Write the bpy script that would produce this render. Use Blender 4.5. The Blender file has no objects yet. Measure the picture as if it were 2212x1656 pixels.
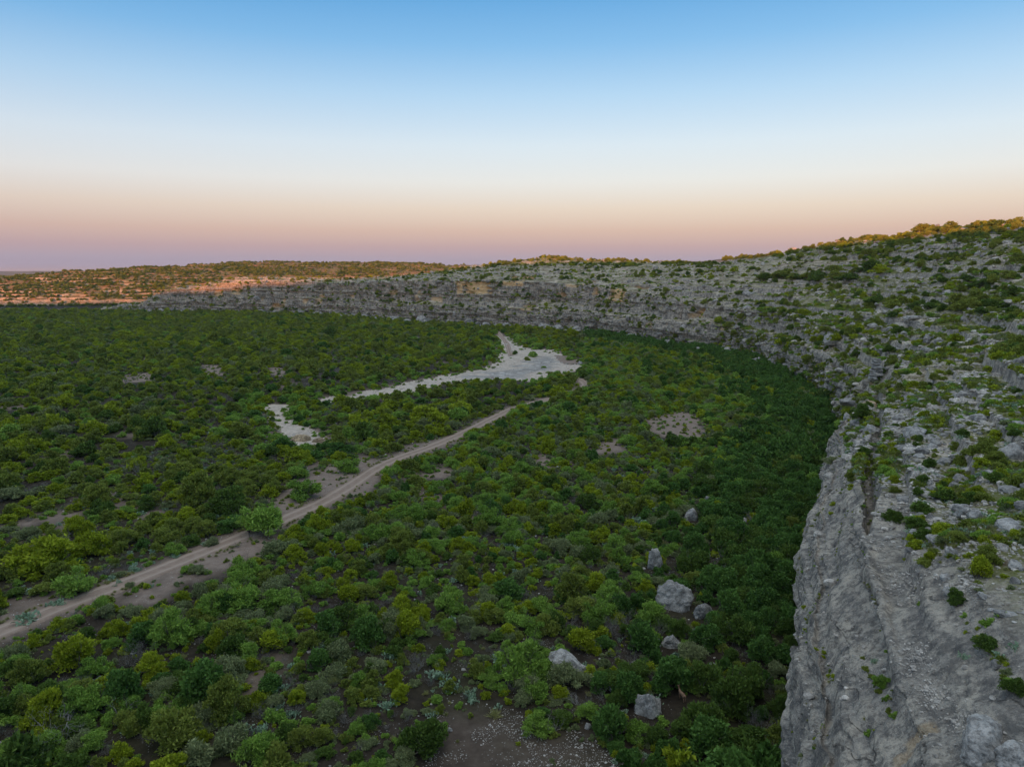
import bpy, math, random
import numpy as np
from mathutils import Vector

random.seed(7)
rng = np.random.RandomState(11)
R = math.radians
scene = bpy.context.scene
COL = scene.collection

# ------------------------------------------------------------------ camera
CAM_H = 45.0
PITCH = R(9.0)
cam_d = bpy.data.cameras.new("camera")
cam_d.sensor_width = 36.0
cam_d.lens = 36.0 * 1533.0 / 2211.0
cam_d.clip_start = 0.5
cam_d.clip_end = 90000.0
cam = bpy.data.objects.new("camera", cam_d)
COL.objects.link(cam)
cam.location = (0, 0, CAM_H)
cam.rotation_euler = (R(90) - PITCH, 0, 0)
scene.camera = cam

# ------------------------------------------------------------------ sky, sun, exposure
SUN_EL = R(3.2)
SUN_AZ = R(200.0)                      # clockwise from +Y: behind the camera, a little to the left
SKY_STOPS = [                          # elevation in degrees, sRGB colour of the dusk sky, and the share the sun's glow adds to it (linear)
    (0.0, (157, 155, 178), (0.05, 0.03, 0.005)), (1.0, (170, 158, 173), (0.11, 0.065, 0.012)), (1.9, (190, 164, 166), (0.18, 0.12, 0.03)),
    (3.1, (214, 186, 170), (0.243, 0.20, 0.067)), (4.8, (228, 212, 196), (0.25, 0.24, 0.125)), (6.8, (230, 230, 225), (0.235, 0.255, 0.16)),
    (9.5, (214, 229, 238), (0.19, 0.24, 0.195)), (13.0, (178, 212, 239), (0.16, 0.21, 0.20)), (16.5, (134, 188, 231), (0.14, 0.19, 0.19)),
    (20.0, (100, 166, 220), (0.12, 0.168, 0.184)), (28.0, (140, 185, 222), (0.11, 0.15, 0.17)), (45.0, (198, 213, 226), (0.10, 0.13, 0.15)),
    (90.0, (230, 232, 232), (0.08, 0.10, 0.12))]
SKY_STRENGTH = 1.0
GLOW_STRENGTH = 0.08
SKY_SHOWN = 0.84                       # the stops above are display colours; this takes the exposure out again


def lin(c):
    return tuple(((x / 255.0) / 12.92 if x / 255.0 <= 0.04045 else ((x / 255.0 + 0.055) / 1.055) ** 2.4) for x in c)


world = bpy.data.worlds.new("World")
scene.world = world
world.use_nodes = True
wt = world.node_tree
wt.nodes.clear()
w_out = wt.nodes.new("ShaderNodeOutputWorld")
w_add = wt.nodes.new("ShaderNodeAddShader")
w_bg1 = wt.nodes.new("ShaderNodeBackground")
w_bg2 = wt.nodes.new("ShaderNodeBackground")
w_tc = wt.nodes.new("ShaderNodeTexCoord")
w_sep = wt.nodes.new("ShaderNodeSeparateXYZ")
w_asin = wt.nodes.new("ShaderNodeMath"); w_asin.operation = 'ARCSINE'
w_div = wt.nodes.new("ShaderNodeMath"); w_div.operation = 'DIVIDE'; w_div.inputs[1].default_value = math.pi / 2
w_sqrt = wt.nodes.new("ShaderNodeMath"); w_sqrt.operation = 'POWER'; w_sqrt.inputs[1].default_value = 0.5
w_max = wt.nodes.new("ShaderNodeMath"); w_max.operation = 'MAXIMUM'; w_max.inputs[1].default_value = 0.0
w_ramp = wt.nodes.new("ShaderNodeValToRGB")
els = w_ramp.color_ramp.elements
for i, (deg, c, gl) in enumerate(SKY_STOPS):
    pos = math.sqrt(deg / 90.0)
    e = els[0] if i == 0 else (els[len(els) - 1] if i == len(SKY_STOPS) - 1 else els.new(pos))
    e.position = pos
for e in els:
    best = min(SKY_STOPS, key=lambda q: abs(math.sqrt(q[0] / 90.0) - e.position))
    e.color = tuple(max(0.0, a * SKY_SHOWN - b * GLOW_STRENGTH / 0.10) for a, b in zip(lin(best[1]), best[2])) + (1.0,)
w_sky = wt.nodes.new("ShaderNodeTexSky")
w_sky.sky_type = 'NISHITA'
w_sky.sun_disc = False
w_sky.sun_elevation = SUN_EL
w_sky.sun_rotation = SUN_AZ
w_sky.dust_density = 1.5
wl = wt.links.new
wl(w_tc.outputs['Generated'], w_sep.inputs[0])
wl(w_sep.outputs['Z'], w_max.inputs[0])
wl(w_max.outputs[0], w_asin.inputs[0])
wl(w_asin.outputs[0], w_div.inputs[0])
wl(w_div.outputs[0], w_sqrt.inputs[0])
wl(w_sqrt.outputs[0], w_ramp.inputs[0])
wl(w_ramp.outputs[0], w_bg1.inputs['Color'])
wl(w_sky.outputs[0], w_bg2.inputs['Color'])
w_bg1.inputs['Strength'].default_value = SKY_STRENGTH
w_bg2.inputs['Strength'].default_value = GLOW_STRENGTH
wl(w_bg1.outputs[0], w_add.inputs[0])
wl(w_bg2.outputs[0], w_add.inputs[1])
wl(w_add.outputs[0], w_out.inputs['Surface'])

sun_d = bpy.data.lights.new("sun", 'SUN')
sun_d.energy = 5.0
sun_d.angle = R(0.5)
sun_d.color = (1.0, 0.34, 0.12)
sun = bpy.data.objects.new("sun", sun_d)
COL.objects.link(sun)
to_sun = Vector((math.sin(SUN_AZ) * math.cos(SUN_EL), math.cos(SUN_AZ) * math.cos(SUN_EL), math.sin(SUN_EL)))
sun.rotation_euler = to_sun.to_track_quat('Z', 'Y').to_euler()
sun.location = (0, 0, 300)

scene.view_settings.view_transform = 'Standard'
scene.view_settings.look = 'None'
scene.view_settings.exposure = 0.32
scene.view_settings.gamma = 1.0
scene.view_settings.use_curve_mapping = False
scene.render.engine = 'CYCLES'
scene.cycles.max_bounces = 4
scene.cycles.diffuse_bounces = 2
scene.cycles.glossy_bounces = 1
scene.cycles.transmission_bounces = 2
scene.cycles.transparent_max_bounces = 4
scene.cycles.volume_bounces = 0
scene.cycles.use_denoising = True


# ------------------------------------------------------------------ helpers
def tag(o, label=None, cat=None, group=None, kind=None):
    if label: o['label'] = label
    if cat: o['category'] = cat
    if group: o['group'] = group
    if kind: o['kind'] = kind
    return o


CP, SP = math.cos(PITCH), math.sin(PITCH)


def ray(u, v):
    """pixel of the 2211 x 1656 view -> direction with a forward component of 1"""
    x = (u - 1105.5) / 1533.0
    y = (828.0 - v) / 1533.0
    return np.array([x, CP + y * SP, -SP + y * CP])


def gp(u, v, z=0.0):
    d = ray(u, v)
    t = (z - CAM_H) / d[2]
    return d[0] * t, d[1] * t


def project(P):
    P = np.asarray(P, float)
    x, y, z = P[..., 0], P[..., 1], P[..., 2] - CAM_H
    f = np.maximum(y * CP - z * SP, 0.01)
    up = y * SP + z * CP
    return 1105.5 + 1533.0 * x / f, 828.0 - 1533.0 * up / f, y * CP - z * SP


def in_poly(px, py, poly):
    px, py = np.asarray(px), np.asarray(py)
    ins = np.zeros(px.shape, bool)
    n = len(poly)
    j = n - 1
    for i in range(n):
        xi, yi = poly[i]
        xj, yj = poly[j]
        if yi != yj:
            c = ((yi > py) != (yj > py)) & (px < (xj - xi) * (py - yi) / (yj - yi) + xi)
            ins ^= c
        j = i
    return ins


_perm = np.random.RandomState(3).permutation(256)
_perm = np.concatenate([_perm, _perm, _perm]).astype(np.int32)
_gr = np.random.RandomState(5).normal(size=(256, 3))
_gr = (_gr / np.linalg.norm(_gr, axis=1)[:, None]).astype(np.float32)


def noise(x, y, z=0.0, seed=0):
    x, y, z = np.broadcast_arrays(np.asarray(x, np.float64), np.asarray(y, np.float64), np.asarray(z, np.float64))
    x = x + seed * 17.31; y = y + seed * 7.77; z = z + seed * 3.19
    xi = np.floor(x).astype(np.int64); yi = np.floor(y).astype(np.int64); zi = np.floor(z).astype(np.int64)
    xf = (x - xi).astype(np.float32); yf = (y - yi).astype(np.float32); zf = (z - zi).astype(np.float32)
    u = xf * xf * xf * (xf * (xf * 6 - 15) + 10)
    v = yf * yf * yf * (yf * (yf * 6 - 15) + 10)
    w = zf * zf * zf * (zf * (zf * 6 - 15) + 10)
    out = 0
    for dx in (0, 1):
        a = _perm[(xi + dx) & 255]
        wx = u if dx else 1 - u
        for dy in (0, 1):
            b = _perm[a + ((yi + dy) & 255)]
            wy = v if dy else 1 - v
            for dz in (0, 1):
                g = _gr[_perm[b + ((zi + dz) & 255)]]
                wz = w if dz else 1 - w
                out = out + wx * wy * wz * (g[..., 0] * (xf - dx) + g[..., 1] * (yf - dy) + g[..., 2] * (zf - dz))
    return out * 1.6


def fbm(x, y, z=0.0, octv=3, seed=0, gain=0.5):
    r, a = 0, 1.0
    for o in range(octv):
        k = 2.03 ** o
        r = r + a * noise(np.asarray(x) * k, np.asarray(y) * k, np.asarray(z) * k, seed + o * 3)
        a *= gain
    return r


_wr = np.random.RandomState(9).uniform(0, 1, (256, 4))


def worley(x, y, z, seed=0):
    """distance to the crack between cells (0 at the crack) and a random number per cell"""
    shp = x.shape
    x = x.ravel() + seed * 13.7; y = y.ravel() + seed * 5.3; z = z.ravel()
    xi = np.floor(x).astype(np.int64); yi = np.floor(y).astype(np.int64); zi = np.floor(z).astype(np.int64)
    f1 = np.full(x.shape, 9.0); f2 = np.full(x.shape, 9.0); rn = np.zeros(x.shape)
    for dx in (-1, 0, 1):
        a = _perm[(xi + dx) & 255]
        for dy in (-1, 0, 1):
            b = _perm[a + ((yi + dy) & 255)]
            for dz in (-1, 0, 1):
                q = _wr[_perm[b + ((zi + dz) & 255)]]
                d = (xi + dx + q[:, 0] - x) ** 2 + (yi + dy + q[:, 1] - y) ** 2 + (zi + dz + q[:, 2] - z) ** 2
                near = d < f1
                f2 = np.where(near, f1, np.minimum(f2, d))
                rn = np.where(near, q[:, 3], rn)
                f1 = np.where(near, d, f1)
    return (np.sqrt(f2) - np.sqrt(f1)).reshape(shp), rn.reshape(shp)


def sstep(a, b, x):
    t = np.clip((np.asarray(x, float) - a) / (b - a), 0, 1)
    return t * t * (3 - 2 * t)


def mesh_np(name, V, F, mats, smooth=True, attrs=None):
    """V (n,3), F (m,4) or (m,3) index arrays"""
    V = np.ascontiguousarray(V, np.float32)
    F = np.ascontiguousarray(F, np.int32)
    me = bpy.data.meshes.new(name)
    m, k = F.shape
    me.vertices.add(len(V))
    me.vertices.foreach_set("co", V.ravel())
    me.loops.add(m * k)
    me.loops.foreach_set("vertex_index", F.ravel())
    me.polygons.add(m)
    me.polygons.foreach_set("loop_start", np.arange(0, m * k, k, dtype=np.int32))
    me.polygons.foreach_set("loop_total", np.full(m, k, np.int32))
    me.polygons.foreach_set("use_smooth", np.full(m, smooth, bool))
    for mt in (mats if isinstance(mats, (list, tuple)) else [mats]):
        me.materials.append(mt)
    for an, av in (attrs or {}).items():
        a = me.attributes.new(an, 'FLOAT', 'POINT')
        a.data.foreach_set("value", np.ascontiguousarray(av, np.float32))
    me.update(calc_edges=True)
    return me


def add(name, me, parent=None, loc=None, rotz=None, scale=None):
    o = bpy.data.objects.new(name, me)
    COL.objects.link(o)
    if parent is not None: o.parent = parent
    if loc is not None: o.location = loc
    if rotz is not None: o.rotation_euler = (0, 0, rotz)
    if scale is not None: o.scale = scale if isinstance(scale, (tuple, list)) else (scale,) * 3
    return o


# ------------------------------------------------------------------ materials
class NT:
    def __init__(self, name):
        self.m = bpy.data.materials.new(name)
        self.m.use_nodes = True
        self.t = self.m.node_tree
        self.t.nodes.clear()
        self.out = self.n("ShaderNodeOutputMaterial")

    def n(self, kind, **kw):
        nd = self.t.nodes.new(kind)
        for k, v in kw.items():
            setattr(nd, k, v)
        return nd

    def l(self, a, b):
        self.t.links.new(a, b)

    def math(self, op, a, b=None, c=None):
        nd = self.n("ShaderNodeMath", operation=op)
        for i, v in enumerate((a, b, c)):
            if v is None: continue
            if isinstance(v, (int, float)): nd.inputs[i].default_value = v
            else: self.l(v, nd.inputs[i])
        return nd.outputs[0]

    def mapping(self, vec, scale):
        nd = self.n("ShaderNodeMapping")
        nd.inputs['Scale'].default_value = scale
        self.l(vec, nd.inputs['Vector'])
        return nd.outputs[0]

    def noise(self, vec, scale, detail=4, rough=0.55, dist=0.0):
        nd = self.n("ShaderNodeTexNoise")
        nd.inputs['Scale'].default_value = scale
        nd.inputs['Detail'].default_value = detail
        nd.inputs['Roughness'].default_value = rough
        nd.inputs['Distortion'].default_value = dist
        self.l(vec, nd.inputs['Vector'])
        return nd.outputs['Fac']

    def ramp(self, fac, stops):
        nd = self.n("ShaderNodeValToRGB")
        e = nd.color_ramp.elements
        while len(e) < len(stops): e.new(0.5)
        for el, (p, c) in zip(e, stops):
            el.position = p
            el.color = (c, c, c, 1) if isinstance(c, (int, float)) else tuple(c) + (1,)
        self.l(fac, nd.inputs[0])
        return nd.outputs[0]

    def mix(self, fac, a, b, mode='MIX'):
        nd = self.n("ShaderNodeMix", data_type='RGBA', blend_type=mode)
        for i, v in ((0, fac), (6, a), (7, b)):
            if isinstance(v, (int, float)): nd.inputs[i].default_value = v
            elif isinstance(v, tuple): nd.inputs[i].default_value = v + (1,) if len(v) == 3 else v
            else: self.l(v, nd.inputs[i])
        return nd.outputs[2]

    def attr(self, name):
        return self.n("ShaderNodeAttribute", attribute_name=name).outputs['Fac']

    def bump(self, h, strength, dist, prev=None):
        nd = self.n("ShaderNodeBump")
        nd.inputs['Strength'].default_value = strength
        nd.inputs['Distance'].default_value = dist
        self.l(h, nd.inputs['Height'])
        if prev is not None: self.l(prev, nd.inputs['Normal'])
        return nd.outputs[0]

    def bsdf(self, col, rough=0.9, normal=None, spec=0.2):
        nd = self.n("ShaderNodeBsdfPrincipled")
        if isinstance(col, tuple): nd.inputs['Base Color'].default_value = col + (1,)
        else: self.l(col, nd.inputs['Base Color'])
        if isinstance(rough, (int, float)): nd.inputs['Roughness'].default_value = rough
        else: self.l(rough, nd.inputs['Roughness'])
        nd.inputs['Specular IOR Level'].default_value = spec
        if normal is not None: self.l(normal, nd.inputs['Normal'])
        return nd.outputs[0]

    def done(self, sh):
        self.l(sh, self.out.inputs['Surface'])
        return self.m


def mat_rock(name, ground_cover=True, tint=None):
    t = NT(name)
    geo = t.n("ShaderNodeNewGeometry")
    pos = geo.outputs['Position']
    strata = t.noise(t.mapping(pos, (0.13, 0.13, 1.2)), 1.0, 6, 0.65, 0.3)
    blotch = t.noise(pos, 0.75, 8, 0.78)
    patch = t.noise(pos, 0.16, 6, 0.68)
    streak = t.noise(t.mapping(pos, (0.8, 0.8, 0.09)), 1.0, 4, 0.6)
    fine = t.noise(pos, 2.2, 6, 0.68)
    grit = t.noise(pos, 9.0, 3, 0.6)
    grey = t.ramp(patch, [(0.32, (0.235, 0.227, 0.222)), (0.47, (0.41, 0.39, 0.367)), (0.62, (0.60, 0.555, 0.495))])
    grey = t.mix(t.ramp(strata, [(0.48, 0.0), (0.60, 0.75)]), grey, (0.62, 0.575, 0.51))
    grey = t.mix(t.ramp(streak, [(0.50, 0.0), (0.68, 0.75)]), grey, (0.125, 0.128, 0.138))
    grey = t.mix(t.ramp(fine, [(0.33, 0.55), (0.48, 0.0)]), grey, (0.085, 0.088, 0.095))
    grey = t.mix(t.ramp(grit, [(0.57, 0.0), (0.68, 0.7)]), grey, (0.66, 0.615, 0.55))
    grey = t.mix(t.ramp(blotch, [(0.43, 0.70), (0.53, 0.0)]), grey, (0.105, 0.107, 0.114))
    tan = t.mix(t.ramp(strata, [(0.38, 0.0), (0.52, 1.0)]), (0.70, 0.46, 0.23), (0.76, 0.57, 0.34))
    tan = t.mix(t.ramp(fine, [(0.30, 0.6), (0.5, 0.0)]), tan, (0.40, 0.23, 0.11))
    rock = t.mix(t.attr("tan"), grey, tan)
    if ground_cover:
        sep = t.n("ShaderNodeSeparateXYZ")
        t.l(geo.outputs['Normal'], sep.inputs[0])
        edge = t.math('ADD', sep.outputs['Z'], t.math('MULTIPLY', t.math('SUBTRACT', fine, 0.5), 0.35))
        flat = t.ramp(edge, [(0.70, 0.0), (0.84, 1.0)])
        vor = t.n("ShaderNodeTexVoronoi")
        vor.inputs['Scale'].default_value = 2.6
        t.l(pos, vor.inputs['Vector'])
        vor2 = t.n("ShaderNodeTexVoronoi")
        vor2.inputs['Scale'].default_value = 0.9
        t.l(pos, vor2.inputs['Vector'])
        sepc = t.n("ShaderNodeSeparateColor")
        t.l(vor.outputs['Color'], sepc.inputs[0])
        stone = t.ramp(sepc.outputs[0], [(0.0, (0.20, 0.155, 0.115)), (0.22, (0.34, 0.29, 0.235)), (0.42, (0.60, 0.55, 0.485)), (1.0, (0.76, 0.70, 0.625))])
        stone = t.mix(t.ramp(vor.outputs['Distance'], [(0.25, 0.0), (0.62, 0.9)]), stone, (0.16, 0.125, 0.09))
        grass_n = t.noise(pos, 0.07, 6, 0.62, 0.4)
        grass_f = t.noise(pos, 1.3, 4, 0.7)
        gmask = t.math('MULTIPLY', t.ramp(t.math('ADD', t.math('MULTIPLY', grass_n, 0.65), t.math('MULTIPLY', grass_f, 0.35)), [(0.44, 0.0), (0.53, 1.0)]), t.attr("veg"))
        grass = t.mix(grass_f, (0.095, 0.135, 0.030), (0.24, 0.24, 0.09))
        stone = t.mix(t.ramp(strata, [(0.46, 0.0), (0.58, 0.85)]), stone, (0.72, 0.665, 0.59))
        stone = t.mix(t.ramp(patch, [(0.36, 0.7), (0.47, 0.0)]), stone, (0.15, 0.125, 0.09))
        if tint: stone = t.mix(1.0, stone, tint, 'MULTIPLY')
        gmask = t.math('MULTIPLY', gmask, t.attr("grass"))
        cover = t.mix(gmask, stone, grass)
        col = t.mix(t.math('MULTIPLY', flat, t.attr("veg")), rock, cover)
    else:
        col = rock
    pit = t.n("ShaderNodeTexVoronoi")
    pit.inputs['Scale'].default_value = 3.4
    t.l(pos, pit.inputs['Vector'])
    crk = t.n("ShaderNodeTexVoronoi", feature='DISTANCE_TO_EDGE')
    crk.inputs['Scale'].default_value = 0.17
    wv = t.n("ShaderNodeVectorMath", operation='ADD')
    wn_ = t.n("ShaderNodeTexNoise")
    wn_.inputs['Scale'].default_value = 0.22
    wn_.inputs['Detail'].default_value = 4
    t.l(pos, wn_.inputs['Vector'])
    wsc = t.n("ShaderNodeVectorMath", operation='SCALE'); wsc.inputs['Scale'].default_value = 5.0
    t.l(wn_.outputs['Color'], wsc.inputs[0])
    t.l(t.mapping(pos, (1.0, 0.45, 1.3)), wv.inputs[0]); t.l(wsc.outputs[0], wv.inputs[1])
    t.l(wv.outputs[0], crk.inputs['Vector'])
    line = t.math('MULTIPLY', t.ramp(crk.outputs['Distance'], [(0.0, 1.0), (0.016, 0.0)]), t.ramp(t.noise(pos, 0.23, 4, 0.6), [(0.50, 0.0), (0.58, 1.0)]))
    col = t.mix(t.math('MULTIPLY', line, 0.5), col, (0.07, 0.07, 0.072))
    col = t.mix(1.0, col, (1.0, 0.955, 0.885), 'MULTIPLY')
    b = t.bump(fine, 0.7, 0.18)
    b = t.bump(t.ramp(pit.outputs['Distance'], [(0.1, 0.0), (0.45, 1.0)]), 0.5, 0.10, b)
    b = t.bump(t.math('SUBTRACT', 1.0, line), 0.8, 0.3, b)
    b = t.bump(grit, 1.0, 0.14, b)
    b = t.bump(strata, 0.6, 0.6, b)
    return t.done(t.bsdf(col, 0.92, b, 0.15))


def mat_boulder(name, base):
    t = NT(name)
    tc = t.n("ShaderNodeTexCoord")
    info = t.n("ShaderNodeObjectInfo")
    pos = t.n("ShaderNodeNewGeometry").outputs['Position']
    a = t.noise(pos, 0.9, 6, 0.65, 0.5)
    f = t.noise(pos, 5.0, 5, 0.7)
    c1 = tuple(x * 0.55 for x in base)
    c2 = tuple(min(1, x * 1.35) for x in base)
    col = t.ramp(a, [(0.3, c1), (0.5, base), (0.72, c2)])
    col = t.mix(t.ramp(f, [(0.36, 0.7), (0.5, 0.0)]), col, tuple(x * 0.35 for x in base))
    bl = t.noise(pos, 1.1, 8, 0.78)
    col = t.mix(t.ramp(bl, [(0.42, 0.75), (0.52, 0.0)]), col, tuple(x * 0.34 for x in base))
    v = t.ramp(info.outputs['Random'], [(0.0, 0.72), (1.0, 1.15)])
    col = t.mix(1.0, col, v, 'MULTIPLY')
    b = t.bump(f, 0.9, 0.12)
    b = t.bump(a, 0.5, 0.3, b)
    return t.done(t.bsdf(col, 0.92, b, 0.15))


def mat_leaf(name, c_lo, c_hi, transl=0.15):
    t = NT(name)
    info = t.n("ShaderNodeObjectInfo")
    rndv = info.outputs['Random']
    zone = t.noise(info.outputs['Location'], 0.02, 3, 0.6)
    fac = t.math('ADD', t.math('MULTIPLY', rndv, 0.85), t.math('SUBTRACT', t.math('MULTIPLY', zone, 0.7), 0.25))
    col = t.mix(fac, c_lo, c_hi)
    at = t.attr("shade")
    col = t.mix(t.math('MULTIPLY', at, 0.8), col, tuple(min(1, x * 1.6) for x in c_hi))
    sh = t.bsdf(col, 0.75, None, 0.12)
    tr = t.n("ShaderNodeBsdfTranslucent")
    t.l(col, tr.inputs['Color'])
    mx = t.n("ShaderNodeMixShader")
    mx.inputs[0].default_value = transl
    t.l(sh, mx.inputs[1]); t.l(tr.outputs[0], mx.inputs[2])
    return t.done(mx.outputs[0])


def mat_plain(name, c_lo, c_hi, scale=3.0, rough=0.9):
    t = NT(name)
    tc = t.n("ShaderNodeTexCoord")
    f = t.noise(tc.outputs['Object'], scale, 5, 0.65)
    col = t.ramp(f, [(0.3, c_lo), (0.7, c_hi)])
    b = t.bump(f, 0.6, 0.03)
    return t.done(t.bsdf(col, rough, b, 0.15))


def mat_ground():
    t = NT("valley_soil")
    pos = t.n("ShaderNodeNewGeometry").outputs['Position']
    a = t.noise(pos, 0.05, 5, 0.6)
    f = t.noise(pos, 0.8, 6, 0.7)
    g = t.noise(pos, 6.0, 4, 0.7)
    soil = t.ramp(f, [(0.3, (0.026, 0.020, 0.015)), (0.55, (0.050, 0.039, 0.029)), (0.75, (0.090, 0.069, 0.053))])
    soil = t.mix(t.ramp(a, [(0.45, 0.0), (0.65, 0.6)]), soil, (0.050, 0.052, 0.022))
    sand = t.ramp(f, [(0.3, (0.225, 0.165, 0.130)), (0.55, (0.300, 0.225, 0.180)), (0.8, (0.36, 0.285, 0.235))])
    col = t.mix(t.attr("bare"), soil, sand)
    vor = t.n("ShaderNodeTexVoronoi")
    vor.inputs['Scale'].default_value = 3.2
    t.l(pos, vor.inputs['Vector'])
    peb = t.math('MULTIPLY', t.ramp(vor.outputs['Distance'], [(0.16, 1.0), (0.24, 0.0)]), t.ramp(t.noise(pos, 0.35, 3, 0.6), [(0.50, 0.0), (0.60, 1.0)]))
    col = t.mix(t.math('MULTIPLY', peb, 0.8), col, (0.42, 0.40, 0.37))
    far = t.attr("far")
    fcol = t.ramp(t.noise(pos, 0.0016, 6, 0.65), [(0.35, (0.10, 0.085, 0.06)), (0.55, (0.22, 0.16, 0.11)), (0.7, (0.30, 0.21, 0.15))])
    col = t.mix(far, col, fcol)
    b = t.bump(f, 0.5, 0.2)
    b = t.bump(g, 0.6, 0.04, b)
    return t.done(t.bsdf(col, 0.95, b, 0.1))


def mat_road():
    t = NT("road_dirt")
    pos = t.n("ShaderNodeNewGeometry").outputs['Position']
    f = t.noise(pos, 0.9, 6, 0.7)
    g = t.noise(pos, 5.0, 4, 0.7)
    c = t.ramp(f, [(0.3, (0.29, 0.205, 0.155)), (0.55, (0.385, 0.280, 0.218)), (0.8, (0.47, 0.36, 0.29))])
    rut = t.attr("rut")
    c = t.mix(t.math('MULTIPLY', rut, t.ramp(f, [(0.3, 0.75), (0.7, 0.35)])), c, (0.54, 0.425, 0.345))
    c = t.mix(t.math('MULTIPLY', t.attr("verge"), t.ramp(g, [(0.35, 0.3), (0.65, 0.9)])), c, (0.20, 0.150, 0.115))
    b = t.bump(f, 0.4, 0.12)
    b = t.bump(g, 0.6, 0.04, b)
    return t.done(t.bsdf(c, 0.95, b, 0.1))


def mat_riverbed():
    t = NT("riverbed_limestone")
    pos = t.n("ShaderNodeNewGeometry").outputs['Position']
    st = t.noise(t.mapping(pos, (0.16, 0.42, 1.0)), 1.0, 7, 0.72, 0.5)
    f = t.noise(pos, 0.6, 6, 0.7)
    a = t.noise(pos, 0.03, 3, 0.5)
    vor = t.n("ShaderNodeTexVoronoi")
    vor.inputs['Scale'].default_value = 0.9
    t.l(t.mapping(pos, (0.5, 1.2, 1.0)), vor.inputs['Vector'])
    sepc = t.n("ShaderNodeSeparateColor")
    t.l(vor.outputs['Color'], sepc.inputs[0])
    slab = t.ramp(st, [(0.38, (0.175, 0.165, 0.158)), (0.52, (0.32, 0.295, 0.272)), (0.66, (0.58, 0.515, 0.45))])
    slab = t.mix(t.ramp(sepc.outputs[0], [(0.80, 0.0), (0.92, 0.85)]), slab, (0.66, 0.62, 0.57))
    pale = t.ramp(f, [(0.3, (0.40, 0.32, 0.255)), (0.55, (0.62, 0.515, 0.42)), (0.8, (0.76, 0.66, 0.56))])
    col = t.mix(t.attr("pale"), slab, pale)
    col = t.mix(t.ramp(f, [(0.26, 0.7), (0.42, 0.0)]), col, (0.15, 0.14, 0.135))
    b = t.bump(sepc.outputs[0], 0.6, 0.25)
    b = t.bump(f, 0.8, 0.2, b)
    return t.done(t.bsdf(col, 0.9, b, 0.15))


M_ROCK = mat_rock("limestone_cliff")
M_HILL = mat_rock("sun_tinted_hill_soil", True, (0.74, 0.45, 0.29))  # orange tint puts the low sun's warmth into the left hill's soil colour
M_ROCKB = mat_boulder("limestone_boulder", (0.47, 0.448, 0.42))
M_RUBBLE = mat_boulder("limestone_rubble", (0.68, 0.625, 0.56))
M_TANROCK = mat_boulder("tan_limestone", (0.56, 0.42, 0.27))
M_GROUND = mat_ground()
M_ROAD = mat_road()
M_BED = mat_riverbed()
M_BARK = mat_plain("bark", (0.09, 0.075, 0.062), (0.19, 0.165, 0.14))
M_DEAD = mat_plain("dead_wood", (0.20, 0.185, 0.17), (0.40, 0.375, 0.35))
M_TWIG = mat_plain("grey_twig", (0.17, 0.16, 0.14), (0.31, 0.29, 0.26))
L_YEL = mat_leaf("leaf_yellow_green", (0.15, 0.195, 0.012), (0.31, 0.365, 0.026))
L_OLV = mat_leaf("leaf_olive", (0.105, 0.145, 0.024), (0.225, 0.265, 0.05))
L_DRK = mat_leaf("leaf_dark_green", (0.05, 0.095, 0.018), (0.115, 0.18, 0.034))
L_BRT = mat_leaf("leaf_bright_green", (0.1, 0.195, 0.026), (0.235, 0.36, 0.062))
L_GRY = mat_leaf("leaf_grey_green", (0.115, 0.15, 0.056), (0.235, 0.265, 0.12))
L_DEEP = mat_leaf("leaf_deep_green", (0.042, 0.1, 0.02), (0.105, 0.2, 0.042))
L_CACT = mat_leaf("cactus_pad", (0.15, 0.24, 0.14), (0.28, 0.37, 0.25), 0.0)
L_GRASS = mat_leaf("grass_blade", (0.18, 0.21, 0.055), (0.34, 0.33, 0.13))

# ------------------------------------------------------------------ the sweep that makes cliffs and hillsides
_bed_rs = np.random.RandomState(21)
BED_Z = np.cumsum(np.concatenate([[-6.0], _bed_rs.choice([0.45, 0.7, 1.0, 1.5, 2.2, 3.0], 90)]))
BED_O = _bed_rs.uniform(-1, 1, len(BED_Z))
TER_Z = np.cumsum(np.concatenate([[-6.0], _bed_rs.choice([1.6, 2.2, 3.0, 3.8, 4.6], 70)]))


def beds(z):
    i = np.clip(np.searchsorted(BED_Z, z) - 1, 0, len(BED_Z) - 2)
    f = (z - BED_Z[i]) / (BED_Z[i + 1] - BED_Z[i])
    e = np.minimum(f, 1 - f) * (BED_Z[i + 1] - BED_Z[i])
    return BED_O[i] - 0.55 * np.exp(-e * 9.0)


def terrace(z):
    i = np.clip(np.searchsorted(TER_Z, z) - 1, 0, len(TER_Z) - 2)
    h = TER_Z[i + 1] - TER_Z[i]
    f = (z - TER_Z[i]) / h
    g = 0.14 * np.minimum(f / 0.86, 1) + 0.86 * sstep(0.86, 0.985, f)
    return TER_Z[i] + h * g


def curve_dense(pts, n=4000):
    """Catmull-Rom through control points; returns position, control parameter"""
    P = np.array(pts, float)
    m = len(P)
    u = np.linspace(0, m - 1 - 1e-6, n)
    i = u.astype(int)
    f = (u - i)[:, None]
    g = lambda k: P[np.clip(k, 0, m - 1)]
    p0, p1, p2, p3 = g(i - 1), g(i), g(i + 1), g(i + 2)
    c = 0.5 * (2 * p1 + (p2 - p0) * f + (2 * p0 - 5 * p1 + 4 * p2 - p3) * f ** 2 + (3 * p1 - p0 - 3 * p2 + p3) * f ** 3)
    return c, u


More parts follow.
